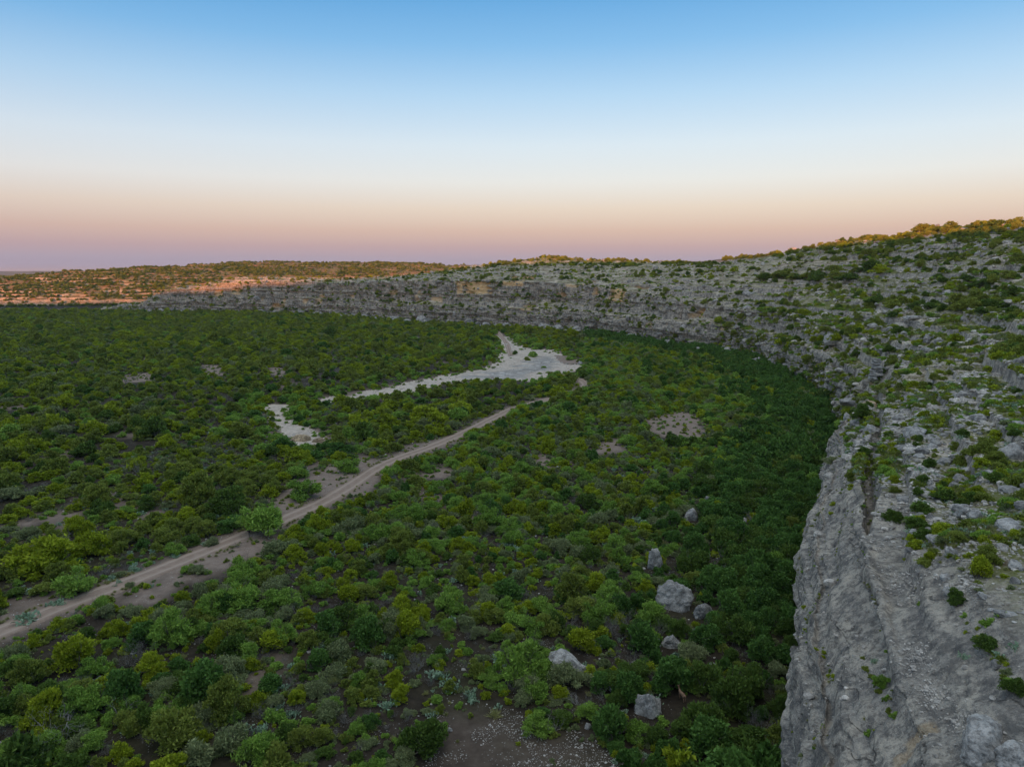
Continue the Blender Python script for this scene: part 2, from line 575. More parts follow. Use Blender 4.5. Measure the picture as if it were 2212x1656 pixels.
class Sweep:
    def __init__(self, pts, profs, smooth_n=60.0):
        self.c, self.u = curve_dense(pts)
        seg = np.linalg.norm(np.diff(self.c, axis=0), axis=1)
        self.s = np.concatenate([[0], np.cumsum(seg)])
        self.prof = np.array(profs, float)              # (ctrl, key, 2)
        # tangents of a smoothed copy of the curve, so that the outward normals turn slowly
        ss = np.arange(0, self.s[-1], 4.0)
        cx = np.interp(ss, self.s, self.c[:, 0]); cy = np.interp(ss, self.s, self.c[:, 1])
        k = max(1, int(smooth_n / 4.0))
        ker = np.hanning(2 * k + 3)[1:-1]; ker /= ker.sum()
        cx = np.convolve(np.pad(cx, k, mode='reflect', reflect_type='odd'), ker, 'valid')
        cy = np.convolve(np.pad(cy, k, mode='reflect', reflect_type='odd'), ker, 'valid')
        tx = np.gradient(cx); ty = np.gradient(cy)
        ln = np.hypot(tx, ty)
        self.ss, self.tx, self.ty = ss, tx / ln, ty / ln

    def foot(self, s):
        return np.interp(s, self.s, self.c[:, 0]), np.interp(s, self.s, self.c[:, 1])

    def normal(self, s):
        tx = np.interp(s, self.ss, self.tx); ty = np.interp(s, self.ss, self.ty)
        l = np.hypot(tx, ty)
        return ty / l, -tx / l                            # rock lies to the right of the walking direction

    def columns(self, s0, s1, q, mn):
        out = [s0]
        while out[-1] < s1:
            x, y = self.foot(out[-1])
            d = math.sqrt(x * x + y * y + 900)
            out.append(out[-1] + max(mn, d * q))
        return np.array(out)

    def s_at_y(self, yv, first=True):
        i = np.argmax(self.c[:, 1] >= yv)
        return self.s[i]

    def patch(self, S, rows, A):
        """S: column positions; rows: vertices per profile segment; A: dict of amplitudes"""
        uu = np.interp(S, self.s, self.u)
        i = np.clip(uu.astype(int), 0, len(self.prof) - 2)
        f = uu - i
        f = f * f * (3 - 2 * f)
        K = self.prof[i] * (1 - f)[:, None, None] + self.prof[i + 1] * f[:, None, None]      # (n,key,2)
        ds, zs, sl = [], [], []
        nseg = K.shape[1] - 1
        for k in range(nseg):
            r = rows[k]
            w = np.arange(r) / r
            ds.append(K[:, k, 0][:, None] * (1 - w) + K[:, k + 1, 0][:, None] * w)
            zs.append(K[:, k, 1][:, None] * (1 - w) + K[:, k + 1, 1][:, None] * w)
        ds.append(K[:, -1:, 0]); zs.append(K[:, -1:, 1])
        D = np.concatenate(ds, 1); Z = np.concatenate(zs, 1)
        n, m = D.shape
        # steepness, smoothed along the profile
        gd = np.gradient(D, axis=1); gz = np.gradient(Z, axis=1)
        L = np.hypot(gd, gz) + 1e-6
        st = np.abs(gz) / L
        arc = np.concatenate([np.zeros((n, 1)), np.cumsum(np.hypot(np.diff(D, axis=1), np.diff(Z, axis=1)), 1)], 1)
        nd, nz = -gz / L, gd / L
        for _ in range(max(2, m // 60)):
            for arr in (nd, nz, st):
                arr[:, 1:-1] = 0.25 * arr[:, :-2] + 0.5 * arr[:, 1:-1] + 0.25 * arr[:, 2:]
        ln = np.hypot(nd, nz) + 1e-6
        nd, nz = nd / ln, nz / ln
        steep = sstep(0.55, 0.88, st)
        fx, fy = self.foot(S); nx, ny = self.normal(S)
        SS = np.repeat(S[:, None], m, 1)
        # terraces on the slopes
        tz = terrace(Z + 1.4 * noise(SS / 70.0, D / 90.0, 0, 4))
        tmask = (1 - steep) * sstep(-0.55, 0.0, noise(SS / 45.0, Z / 9.0, 0.3, 9)) * A['ter'] * sstep(0.5, 4.0, Z)
        Z2 = Z + tmask * (tz - Z - 0.4)
        # buttresses, gullies and cracks along the cliff
        env = sstep(-1, 5, Z) * sstep(60, 25, D)
        but = (fbm(SS / A['bl'], Z / 60.0, 0, 3, 31) * A['but'])
        crack = np.exp(-(noise(SS / (A['bl'] * 0.55), Z / 45.0, 0.5, 41) / 0.05) ** 2) * A['crack']
        D2 = D + (-but + crack) * env
        # strata on steep faces
        bz = beds(Z + 1.6 * noise(SS / 60.0, 0.2, 0.1, 12) + 0.25 * noise(SS / 6.0, Z / 3.0, 0, 13))
        brk = 0.35 + 0.65 * sstep(-0.3, 0.3, noise(SS / 14.0, Z / 5.0, 0.7, 15))
        D2 = D2 - bz * brk * A['bed'] * steep * sstep(0, 2, Z)
        X = fx[:, None] + nx[:, None] * D2
        Y = fy[:, None] + ny[:, None] * D2
        # rough rock
        nX, nY, nZ = nd * nx[:, None], nd * ny[:, None], nz
        dist = np.sqrt(X * X + Y * Y + (Z2 - CAM_H) ** 2)
        r = A['big'] * fbm(X / A['bigl'], Y / A['bigl'], Z2 / A['bigl'], 2, 51)
        rid = np.abs(noise(X / 6.5, Y / 6.5, Z2 / 5.0, 61)) + 0.5 * np.abs(noise(X / 2.9, Y / 2.9, Z2 / 1.9, 64)) + 0.22 * np.abs(noise(X / 1.2, Y / 1.2, Z2 / 0.8, 65))
        r = r + A['mid'] * 1.5 * (np.minimum(rid, 0.75) - 0.4)
        r = r + A['small'] * (np.abs(noise(X / 1.3, Y / 1.3, Z2 / 0.9, 71)) - 0.2) * sstep(-0.2, 0.3, noise(X / 11, Y / 11, Z2 / 11, 72))
        r = r + A['small'] * 0.45 * noise(X / 0.45, Y / 0.45, Z2 / 0.38, 73)
        if 'blk' in A:
            bs = A['bs']
            e1, c1 = worley(X / bs + 0.15 * noise(X / 3, Y / 3, Z2 / 3, 74), Y / bs, (Z2 + 0.2 * X - 0.1 * Y * 0) / (bs * 0.42), 3)
            soft = 0.35 + 0.65 * steep
            r = r * (0.55 + 0.45 * steep)
            r = r + A['blk'] * soft * ((c1 - 0.5) * 1.5 - 0.75 * np.exp(-(e1 / 0.07) ** 2))
            e2, c2 = worley(X / (bs * 0.4), Y / (bs * 0.4), Z2 / (bs * 0.2), 5)
            r = r + A['blk'] * soft * 0.34 * ((c2 - 0.5) * 1.5 - 0.6 * np.exp(-(e2 / 0.10) ** 2))
        fade = sstep(-2.5, 0.5, Z) * sstep(900, 300, D)
        r = r * fade
        X = X + nX * r; Y = Y + nY * r; Z3 = Z2 + nZ * r
        V = np.stack([X, Y, Z3], -1)
        return dict(V=V, steep=steep, S=SS, D=D, Z=Z, nx=nx, ny=ny, tan=np.zeros((n, m)), dist=dist)


def grid_faces(n, m, off=0):
    a = (np.arange(n - 1)[:, None] * m + np.arange(m - 1)[None, :]).ravel() + off
    return np.stack([a, a + 1, a + m + 1, a + m], 1)


# control points of the cliff foot and the profile (offset outward, height) above each
pf = lambda *k: [(-1.5, -4.0), (0.0, 0.0)] + list(k)
NEAR = pf((-1.1, 7), (0.6, 13.5), (5.6, 19.5), (11, 23.0), (40, 30.5), (110, 49), (190, 70), (420, 62), (950, 30))
MAIN = [
    ((-70, -260), pf((0.5, 7), (2, 14), (6, 19), (11, 23), (40, 30), (110, 46), (190, 60), (420, 55), (950, 30))),
    ((-16, -70), pf((0.5, 7), (2, 14), (6, 19), (11, 23), (40, 30), (110, 46), (190, 62), (420, 58), (950, 30))),
    ((3, -5), NEAR),
    ((14.6, 30), NEAR),
    ((26.4, 59), NEAR),
    ((43.2, 98), pf((-0.9, 6.5), (0.6, 12.5), (5.6, 18.5), (11, 22.0), (40, 30.5), (85, 38), (180, 70), (420, 62), (950, 30))),
    ((65.6, 142), pf((0.3, 6), (2.0, 12), (8.0, 18), (15, 21.5), (42, 33), (75, 37.5), (175, 70), (420, 62), (950, 30))),
    ((94, 198), pf((0.4, 6), (2.0, 13), (8.0, 18), (15, 22), (45, 34), (75, 38.5), (170, 71), (420, 62), (950, 30))),
    ((113, 262), pf((0.4, 7), (2.0, 14), (8.0, 18), (12, 22.5), (48, 34), (90, 48), (160, 72), (420, 62), (950, 30))),
    ((119, 312), pf((0.5, 7), (2.0, 14.5), (8.0, 18), (11, 23), (50, 35), (100, 58), (150, 71), (420, 62), (950, 30))),
    ((121, 348), pf((0.5, 7), (2.0, 14.5), (9.0, 18), (12, 24), (50, 36), (100, 59), (150, 71), (420, 62), (950, 30))),
    ((114, 390), pf((0.5, 7), (2.0, 14.5), (9.0, 18), (13, 25), (50, 37), (100, 57), (150, 70), (420, 60), (950, 30))),
    ((93, 434), pf((0.5, 8), (2.0, 15), (11, 19), (15, 27), (55, 39), (100, 54), (150, 66), (420, 58), (950, 30))),
    ((64, 508), pf((1.0, 9), (3.0, 15), (13, 20), (18, 31), (60, 41), (105, 49), (150, 57), (420, 54), (950, 30))),
    ((34, 558), pf((1.0, 9), (3.0, 15), (15, 20.5), (20, 35), (65, 43), (110, 48), (160, 54), (420, 50), (950, 30))),
    ((0, 586), pf((1.0, 9), (3.0, 15), (16, 21), (21, 37), (68, 45), (115, 51), (170, 56), (420, 50), (950, 30))),
    ((-42, 610), pf((1.0, 9), (3.0, 15), (16, 20), (20, 37), (66, 46), (115, 53), (180, 59), (420, 52), (950, 30))),
    ((-86, 648), pf((1.0, 9), (3.0, 15), (14, 18), (18, 37), (62, 44), (115, 53), (190, 60), (420, 52), (950, 30))),
    ((-132, 695), pf((1.0, 9), (3.0, 15), (12, 18), (16, 36), (60, 42), (115, 50), (200, 58), (420, 52), (950, 30))),
    ((-200, 758), pf((1.0, 9), (2.5, 16), (9, 18), (12, 33), (50, 37), (110, 38), (200, 42), (420, 40), (950, 10))),
    ((-313, 795), pf((1.0, 9), (2.5, 17), (8, 19), (12, 34), (40, 39), (90, 31), (150, 20), (300, 8), (600, -3))),
    ((-385, 806), pf((1.0, 7), (2.5, 13), (8, 15), (12, 24), (40, 29), (90, 22), (150, 14), (300, 4), (600, -3))),
    ((-450, 816), pf((1.0, 2), (2.5, 4), (8, 5), (12, 7), (40, 9), (90, 7), (150, 4), (300, 1), (600, -3))),
    ((-520, 828), pf((1.0, -3), (2.5, -3), (8, -3), (12, -3), (40, -3), (90, -3), (150, -3), (300, -3), (600, -3))),
]
LEFT = [
    ((-1700, 760), pf((2, 4), (7, 8), (22, 11), (60, 16), (120, 21), (190, 24), (280, 25), (600, 35), (1500, 10))),
    ((-1100, 860), pf((3, 4), (9, 8), (22, 12), (50, 19), (90, 25), (140, 29), (220, 31), (600, 38), (1500, 10))),
    ((-800, 905), pf((3, 4), (9, 9), (22, 13), (50, 21), (90, 28), (140, 33), (220, 35), (600, 38), (1500, 10))),
    ((-640, 930), pf((3, 4), (9, 9), (22, 14), (50, 24), (95, 35), (150, 43), (240, 46), (600, 40), (1500, 10))),
    ((-520, 960), pf((1, 3), (4, 7), (18, 11), (50, 23), (100, 38), (160, 47), (240, 51), (600, 42), (1500, 10))),
    ((-400, 1010), pf((1, 2), (4, 5), (18, 9), (60, 24), (120, 41), (190, 53), (280, 58), (600, 44), (1500, 10))),
    ((-290, 1080), pf((1, 2), (4, 5), (18, 9), (60, 24), (120, 41), (190, 55), (280, 61), (600, 44), (1500, 10))),
    ((-160, 1160), pf((1, 2), (4, 5), (18, 9), (60, 24), (120, 41), (190, 55), (280, 62), (600, 44), (1500, 10))),
    ((60, 1240), pf((1, 2), (4, 5), (18, 9), (60, 20), (120, 34), (190, 50), (280, 56), (600, 44), (1500, 10))),
]
LEFT = LEFT[::-1]
SW = Sweep([p for p, _ in MAIN], [q for _, q in MAIN], 70)
LW = Sweep([p for p, _ in LEFT], [q for _, q in LEFT], 200)

A_NEAR = dict(ter=1.0, but=1.9, bl=26.0, crack=0.3, bed=0.75, big=0.95, bigl=9.0, mid=0.34, small=0.10, blk=0.15, bs=3.0)
A_MID = dict(ter=1.0, but=3.2, bl=30.0, crack=2.6, bed=0.9, big=1.2, bigl=12.0, mid=0.5, small=0.2, blk=0.55, bs=4.2)
A_FAR = dict(ter=1.0, but=5.5, bl=38.0, crack=4.0, bed=1.5, big=1.6, bigl=16.0, mid=0.8, small=0.4, blk=1.35, bs=9.0)
A_LEFT = dict(ter=1.0, but=7.0, bl=50.0, crack=4.0, bed=1.5, big=2.0, bigl=22.0, mid=1.2, small=0.5, blk=1.2, bs=10.0)


def blend_amp(a, b, w):
    return {k: a[k] * (1 - w) + b[k] * w for k in a}


sA, sB, sC, sD = SW.s_at_y(4), SW.s_at_y(150), SW.s_at_y(395), SW.s[-1]


def amp_for(S, m):
    w1 = sstep(sB - 60, sB + 50, S)[:, None]
    w2 = sstep(sC - 60, sC + 90, S)[:, None]
    A = {}
    for k in A_NEAR:
        A[k] = (A_NEAR[k] * (1 - w1) + A_MID[k] * w1) * (1 - w2) + A_FAR[k] * w2
    A['bs'] = 3.2 if np.mean(S) < sB else (4.4 if np.mean(S) < sC else 8.5)
    A['bl'] = 31.0
    A['bigl'] = 11.0
    return A


patches = []
S0 = np.arange(0, sA + 0.5, 3.0)
patches.append(SW.patch(S0, [1, 6, 6, 6, 6, 14, 14, 10, 6, 4], amp_for(S0, 0)))
S1 = SW.columns(sA, sB, 0.0023, 0.085)
patches.append(SW.patch(S1, [2, 44, 48, 50, 44, 110, 70, 24, 6, 4], amp_for(S1, 0)))
S2 = SW.columns(sB - 0.4, sC, 0.0022, 0.2)
patches.append(SW.patch(S2, [2, 28, 28, 30, 26, 90, 80, 60, 8, 4], amp_for(S2, 0)))
S3 = SW.columns(sC - 0.8, sD, 0.0021, 0.3)
patches.append(SW.patch(S3, [2, 20, 18, 24, 30, 60, 40, 36, 8, 4], amp_for(S3, 0)))
SL = np.arange(0, LW.s[-1], 2.6)
left_patch = LW.patch(SL, [1, 8, 12, 14, 30, 36, 36, 36, 14, 10], A_LEFT)

# pale fresh-rock alcoves: (pixel of the centre, width m, height m, depth m, strength)
ALC = [((1025, 622), 24, 9.0, 3.2, 1.0), ((991, 621), 9, 9, 2.0, 0.9), ((1103, 607), 17, 6.5, 2.6, 0.9), ((1332, 635), 17, 9.0, 2.6, 1.0),
       ((1238, 606), 9, 4, 2.0, 0.7), ((1128, 661), 10, 3.5, 2.2, 0.8), ((1212, 638), 7, 3, 2.0, 0.7), ((1514, 678), 6.5, 4.6, 2.6, 1.0),
       ((1493, 684), 5, 2.5, 1.5, 0.7), ((472, 634), 9, 6, 2.4, 0.9), ((510, 630), 10, 5, 2.4, 0.9), ((594, 660), 8, 4, 2.0, 0.9),
       ((612, 655), 6, 7, 1.5, 0.8), ((690, 646), 7, 8, 1.5, 0.7), ((660, 650), 6, 4, 1.5, 0.7), ((850, 632), 9, 4, 2.0, 0.7),
       ((900, 640), 5, 8, 1.5, 0.6), ((942, 652), 10, 4, 2.0, 0.7), ((1290, 628), 5, 5, 1.6, 0.7), ((1810, 652), 4.5, 2.6, 1.6, 0.8),
       ((1560, 705), 5, 3, 1.5, 0.6), ((1450, 740), 6, 3, 1.2, 0.7), ((1880, 868), 2.0, 3.0, 1.0, 0.9), ((1650, 770), 4, 2.5, 1.2, 0.6),
       ((1400, 700), 5, 4, 1.2, 0.5), ((760, 640), 6, 3, 1.5, 0.6), ((560, 645), 7, 3, 1.5, 0.6), ((1760, 800), 3, 2, 1.0, 0.7),
       ((1986, 1592), 0.9, 1.5, 0.05, 0.4), ((1955, 1635), 1.0, 1.0, 0.05, 0.35)]
for (cu, cv), aw, ah, dep, stg in ALC:
    best = None
    for p in patches[1:]:
        U, Vv, F = project(p['V'])
        q = np.hypot((U - cu), (Vv - cv) * 1.5) + np.where(p['steep'] > 0.35, 0, 40) + p['dist'] * 0.02
        k = np.unravel_index(np.argmin(q), q.shape)
        if best is None or q[k] < best[0]:
            best = (q[k], p, k)
    _, p, k = best
    s0, z0 = p['S'][k], p['V'][k][2]
    ds = (p['S'] - s0) / (aw * 0.6)
    dz = (p['V'][..., 2] - z0) / (ah * 0.58)
    wob = 0.35 * noise(p['S'] / 3.0, p['V'][..., 2] / 2.0, 0.3, 91)
    inside = sstep(1.05, 0.85, np.abs(ds) + wob) * sstep(1.1, 0.9, np.abs(dz) + wob * 0.6) * (p['D'] < 60)
    roof = sstep(-1.2, 0.6, dz)
    inw = inside * dep * (0.35 + 0.65 * roof)
    p['V'][..., 0] += p['nx'][:, None] * inw
    p['V'][..., 1] += p['ny'][:, None] * inw
    p['tan'] = np.maximum(p['tan'], inside * stg)

Vs, Fs, ta, ve, gr_ = [], [], [], [], []
off = 0
for p in patches:
    n, m = p['S'].shape
    Vs.append(p['V'].reshape(-1, 3)); Fs.append(grid_faces(n, m, off)); ta.append(p['tan'].ravel())
    x, y, z = p['V'][..., 0], p['V'][..., 1], p['V'][..., 2]
    thr = np.interp(y, [30, 55, 95, 130], [24.5, 22.5, 18.0, 15.0])
    bare_near = sstep(thr - 1.5, thr + 1.5, z + 2.2 * noise(x / 9, y / 9, 0, 95)) * 0.9 + 0.1
    v = np.where(y < 160, bare_near, 1.0)
    ve.append(v.ravel()); off += n * m
    gr_.append((np.where(y < 400, 1.0, 0.45) + 0.5 * (z > 52)).clip(0, 1).ravel())
cliff = add("cliff", mesh_np("cliff", np.concatenate(Vs), np.concatenate(Fs), M_ROCK, True, dict(tan=np.concatenate(ta), veg=np.concatenate(ve), grass=np.concatenate(gr_))))
tag(cliff, "grey limestone cliff with ledges and rubble slopes curving round the valley", "cliff", kind="structure")
n, m = left_patch['S'].shape
hill_left = add("hill", mesh_np("hill", left_patch['V'].reshape(-1, 3), grid_faces(n, m), M_HILL, True,
                                dict(tan=np.zeros(n * m) + 0.3, veg=np.ones(n * m), grass=np.full(n * m, 0.6))))
tag(hill_left, "sunlit scrub-covered hill beyond the left end of the canyon", "hill", kind="structure")

# ------------------------------------------------------------------ valley floor
ROAD = [(-120, 1412), (0, 1366), (150, 1305), (300, 1250), (420, 1202), (520, 1161), (620, 1120), (700, 1084), (760, 1048), (812, 1014),
        (862, 990), (930, 965), (1000, 936), (1060, 906), (1110, 881), (1180, 862), (1240, 848), (1264, 832), (1250, 818), (1215, 806)]
TRACK = [(1103, 765), (1100, 756), (1095, 740), (1086, 727), (1074, 716)]
BED_POLYS = [
    [(690, 857), (760, 846), (850, 829), (930, 814), (1000, 799), (1060, 790), (1075, 775), (1085, 758), (1082, 735), (1074, 722), (1096, 724),
     (1118, 742), (1150, 752), (1200, 752), (1218, 768), (1266, 784), (1240, 797), (1190, 803), (1150, 818), (1080, 815), (1010, 818),
     (955, 824), (880, 842), (800, 853), (740, 861), (690, 863)],
    [(566, 870), (622, 868), (616, 890), (640, 912), (690, 928), (704, 941), (655, 962), (618, 950), (603, 922), (588, 892)]]
BED_CORE = [(980, 806), (1060, 798), (1120, 782), (1160, 765), (1205, 765), (1225, 776), (1215, 788), (1160, 806), (1080, 813), (1000, 814)]
POOL = [(1203, 764), (1222, 768), (1250, 781), (1230, 782), (1213, 776)]
CLEAR = [   # bare sandy patches seen between the shrubs (pixel polygons)
    [(590, 1085), (640, 1035), (700, 1010), (790, 985), (830, 1000), (815, 1045), (770, 1075), (730, 1060), (690, 1095), (640, 1130), (600, 1110)],
    [(905, 1022), (960, 1005), (985, 1020), (965, 1035), (915, 1035)],
    [(1160, 980), (1195, 985), (1190, 1010), (1165, 1005)],
    [(1395, 905), (1470, 885), (1510, 900), (1520, 945), (1430, 945), (1400, 925)],
    [(1235, 965), (1290, 960), (1345, 945), (1350, 975), (1260, 985)],
    [(870, 965), (960, 945), (1010, 925), (1000, 950), (900, 985)],
    [(250, 815), (330, 805), (330, 825), (255, 830)],
    [(440, 790), (480, 790), (480, 812), (445, 812)],
    [(580, 790), (620, 800), (610, 815), (585, 808)],
    [(380, 1240), (470, 1190), (600, 1165), (590, 1190), (470, 1240), (390, 1268), (330, 1300), (250, 1310), (300, 1285)],
    [(0, 1322), (90, 1294), (150, 1283), (60, 1315), (0, 1338)],
    [(976, 1540), (1100, 1548), (1160, 1600), (1295, 1590), (1310, 1670), (941, 1670)],
    [(300, 1108), (345, 1096), (360, 1104), (310, 1122)],
    [(0, 1140), (90, 1116), (180, 1101), (182, 1107), (60, 1134), (0, 1147)],
    [(270, 1295), (400, 1240), (420, 1250), (330, 1300)],
]


def poly_world(poly, z=0.0):
    return [gp(u, v, z) for u, v in poly]


ROAD_W = np.array(poly_world(ROAD)); TRACK_W = np.array(poly_world(TRACK))
BED_W = [poly_world(p) for p in BED_POLYS]
CLEAR_W = [poly_world(p) for p in CLEAR]
POOL_W = poly_world(POOL)


def seg_dist(px, py, line):
    best = np.full(np.shape(px), 1e9)
    for (x0, y0), (x1, y1) in zip(line[:-1], line[1:]):
        dx, dy = x1 - x0, y1 - y0
        t = np.clip(((px - x0) * dx + (py - y0) * dy) / (dx * dx + dy * dy), 0, 1)
        best = np.minimum(best, np.hypot(px - x0 - t * dx, py - y0 - t * dy))
    return best


def poly_edge(px, py, poly):
    d = seg_dist(px, py, list(poly) + [poly[0]])
    return np.where(in_poly(px, py, poly), d, -d)          # positive inside


def ground_z(x, y):
    x = np.asarray(x, float); y = np.asarray(y, float)
    r = np.hypot(x, y)
    g = 0.35 * noise(x / 34.0, y / 34.0, 0, 81) + 0.5 * noise(x / 110.0, y / 110.0, 0, 82)
    g = g * sstep(1500, 900, r)
    for pw in BED_W:
        g = g - 0.9 * sstep(-9, 1.5, poly_edge(x, y, pw))
    far = sstep(1700, 4500, r)
    g = g + far * (9 + 30 * sstep(-0.05, 0.12, fbm(x / 2600.0, y / 2600.0, 0, 3, 83)) + 8 * noise(x / 600.0, y / 600.0, 0, 84))
    return g


def graded(a, b, near0, near1, step, grow):
    v = list(np.arange(near0, near1 + 0.1, step))
    st = step
    while v[-1] < b:
        st *= grow; v.append(v[-1] + st)
    st = step
    lo = []
    x = near0
    while x > a:
        st *= grow; x -= st; lo.append(x)
    return np.array(lo[::-1] + v)


gx = graded(-40000, 40000, -330, 150, 2.4, 1.07)
gy = graded(-9000, 45000, 22, 430, 2.4, 1.055)
GX, GY = np.meshgrid(gx, gy, indexing='ij')
GZ = ground_z(GX, GY)
bare = np.zeros(GX.shape)
near_m = (np.abs(GX) < 700) & (GY > 0) & (GY < 900)
bx, by = GX[near_m], GY[near_m]
bb = np.zeros(bx.shape)
jit = 1.6 * noise(bx / 5.0, by / 5.0, 0, 86)
for pw in CLEAR_W:
    bb = np.maximum(bb, sstep(-2.0, 1.2, poly_edge(bx, by, pw) + jit))
bb[...] = np.maximum(bb, sstep(4.6, 2.0, seg_dist(bx, by, ROAD_W) + jit * 0.7))
bb[...] = np.maximum(bb, sstep(3.5, 1.5, seg_dist(bx, by, TRACK_W)))
for pw in BED_W:
    bb = np.maximum(bb, sstep(-6.0, 0.0, poly_edge(bx, by, pw)))
bb = np.maximum(bb, 0.6 * sstep(0.45, 0.65, fbm(bx / 22.0, by / 22.0, 0, 2, 88)))
dark_patch = poly_edge(bx, by, CLEAR_W[11])
bb = np.where(dark_patch > -3, bb * 0.25, bb)
bare[near_m] = bb
farA = sstep(1300, 2500, np.hypot(GX, GY))
nx_, ny_ = GX.shape
gF = grid_faces(nx_, ny_)[:, ::-1]
ground = add("ground", mesh_np("ground", np.stack([GX, GY, GZ], -1).reshape(-1, 3), gF, M_GROUND, True,
                               dict(bare=bare.ravel(), far=farA.ravel())))
tag(ground, "brown brush-covered valley floor running out to the horizon", "ground", kind="structure")


def ribbon(name, line, width, label, lift=0.10):
    c, _ = curve_dense(line, 500)
    seg = np.concatenate([[0], np.cumsum(np.linalg.norm(np.diff(c, axis=0), axis=1))])
    s = np.arange(0, seg[-1], 0.8)
    x = np.interp(s, seg, c[:, 0]); y = np.interp(s, seg, c[:, 1])
    tx, ty = np.gradient(x), np.gradient(y)
    l = np.hypot(tx, ty)
    nx, ny = ty / l, -tx / l
    k = np.array([-1.0, -0.82, -0.62, -0.48, -0.34, -0.15, 0.0, 0.15, 0.34, 0.48, 0.62, 0.82, 1.0])
    rut = np.array([0, 0, 0.3, 1, 0.3, 0, 0, 0, 0.3, 1, 0.3, 0, 0])
    ver = np.array([1, 0.55, 0.1, 0, 0.1, 0.25, 0.4, 0.25, 0.1, 0, 0.1, 0.55, 1])
    w = width * (0.5 + 0.10 * noise(s / 9.0, 0.3, 0, 101))
    lo = 0.35 * noise(s / 4.0, 0.7, 0, 102); ro = 0.35 * noise(s / 4.0, 5.7, 0, 103)
    offs = w[:, None] * k[None, :]
    offs[:, 0] += lo; offs[:, -1] += ro
    X = x[:, None] + nx[:, None] * offs; Y = y[:, None] + ny[:, None] * offs
    edge = np.abs(k) ** 6
    Z = ground_z(X, Y) + lift - 0.07 * rut + 0.04 * (1 - np.abs(k)) - edge * (lift + 0.03) + 0.015 * noise(X / 0.8, Y / 0.8, 0, 104)
    n, m = X.shape
    o = add(name, mesh_np(name, np.stack([X, Y, Z], -1).reshape(-1, 3), grid_faces(n, m)[:, ::-1], M_ROAD, True,
                          dict(rut=np.tile(rut, n), verge=np.tile(ver, n))))
    return tag(o, label, "road", kind="structure")


ribbon("dirt_road", ROAD_W, 4.4, "two-rut dirt track running diagonally through the brush to the riverbed", 0.16)

o = ribbon("dirt_road", TRACK_W, 3.4, "short pale stretch of track running on beyond the riverbed slabs", 0.42)

# the dry riverbed: a sheet of limestone slabs over the floor, and the small pool on it
allp = np.array([q for pw in BED_W for q in pw])
cell = 0.9
X0 = np.arange(allp[:, 0].min() - 3, allp[:, 0].max() + 3, cell); Y0 = np.arange(allp[:, 1].min() - 3, allp[:, 1].max() + 3, cell)
BX, BY = np.meshgrid(X0, Y0, indexing='ij')
ed = np.maximum(poly_edge(BX, BY, BED_W[0]), poly_edge(BX, BY, BED_W[1])) + 2.6 * fbm(BX / 8.0, BY / 8.0, 0, 2, 110) + 0.3
slab = 0.22 * np.round(2.2 * fbm(BX / 9.0, BY / 3.5, 0, 3, 111)) / 2.2
pe = poly_edge(BX, BY, POOL_W)
BZ = ground_z(BX, BY) + 0.07 + sstep(0, 4, ed) * (0.12 + slab) - 0.75 * sstep(-3, 1.5, pe)
core = 0.85 * sstep(-1.0, 6.0, poly_edge(BX, BY, poly_world(BED_CORE)) + 9 * fbm(BX / 14.0, BY / 8.0, 0, 2, 112))
nB, mB = BX.shape
f = grid_faces(nB, mB)[:, ::-1]
keep = ed.ravel()[f].max(1) > 0
f = f[keep]
used, inv = np.unique(f, return_inverse=True)
bed = add("riverbed", mesh_np("riverbed", np.stack([BX, BY, BZ], -1).reshape(-1, 3)[used], inv.reshape(f.shape), M_BED, True,
                              dict(pale=(1 - core).ravel()[used])))
tag(bed, "pale dry riverbed of flat limestone slabs winding through the brush", "riverbed", kind="structure")

t = NT("pool_water")
wn = t.noise(t.n("ShaderNodeNewGeometry").outputs['Position'], 1.5, 3, 0.6)
M_WATER = t.done(t.bsdf((0.018, 0.024, 0.022), 0.06, t.bump(wn, 0.15, 0.02), 0.5))
pw = np.array(POOL_W)
pc = pw.mean(0)
pz = float(ground_z(pc[0], pc[1])) - 0.18
ang = np.linspace(0, 2 * math.pi, 48, endpoint=False)
span = (pw - pc)
# outline of the pool, pushed out a little under its banks
ring = []
for a in ang:
    dvec = np.array([math.cos(a), math.sin(a)])
    ring.append(pc + dvec * (np.max(span @ dvec) * 0.95 + 1.0))
Vw = [(pc[0], pc[1], pz)] + [(q[0], q[1], pz) for q in ring]
Fw = np.array([[0, 1 + i, 1 + (i + 1) % 48] for i in range(48)])
pool = add("pool", mesh_np("pool", np.array(Vw), Fw, M_WATER))
tag(pool, "small dark pool of water at the right end of the riverbed", "pool", kind="structure")

# ------------------------------------------------------------------ far ridges and the hill behind the camera
def ridge_mesh(name, xs, ys_off, height_fn, mat, attrs=None):
    X, Yy = np.meshgrid(xs, ys_off, indexing='ij')
    Z = height_fn(X, Yy)
    n, m = X.shape
    at = dict(bare=np.zeros(n * m), far=np.ones(n * m))
    return add(name, mesh_np(name, np.stack([X, Yy, Z], -1).reshape(-1, 3), grid_faces(n, m)[:, ::-1], mat, True, at))


def far_ridge(X, Y):
    u = 1105.5 + 1533.0 * X / Y
    top = 45 + Y * (584.0 - np.interp(u, [1050, 1230, 1290, 1400, 1450, 1520, 1600, 1700], [592, 572, 567, 567, 563, 562, 556, 552])) / 1533.0
    q = np.exp(-((Y - 3600) / 520.0) ** 2)
    return -5 + (top + 5 + 9 * fbm(X / 300.0, Y / 300.0, 0, 3, 121)) * q


o = ridge_mesh("ridge", np.linspace(-400, 2600, 180), np.linspace(2500, 5000, 50), far_ridge, M_GROUND)
tag(o, "low bluish ridge on the horizon behind the cliff top", "ridge", kind="structure")
SUNX = -math.tan(SUN_AZ - math.pi)       # sideways drift per metre toward the sun


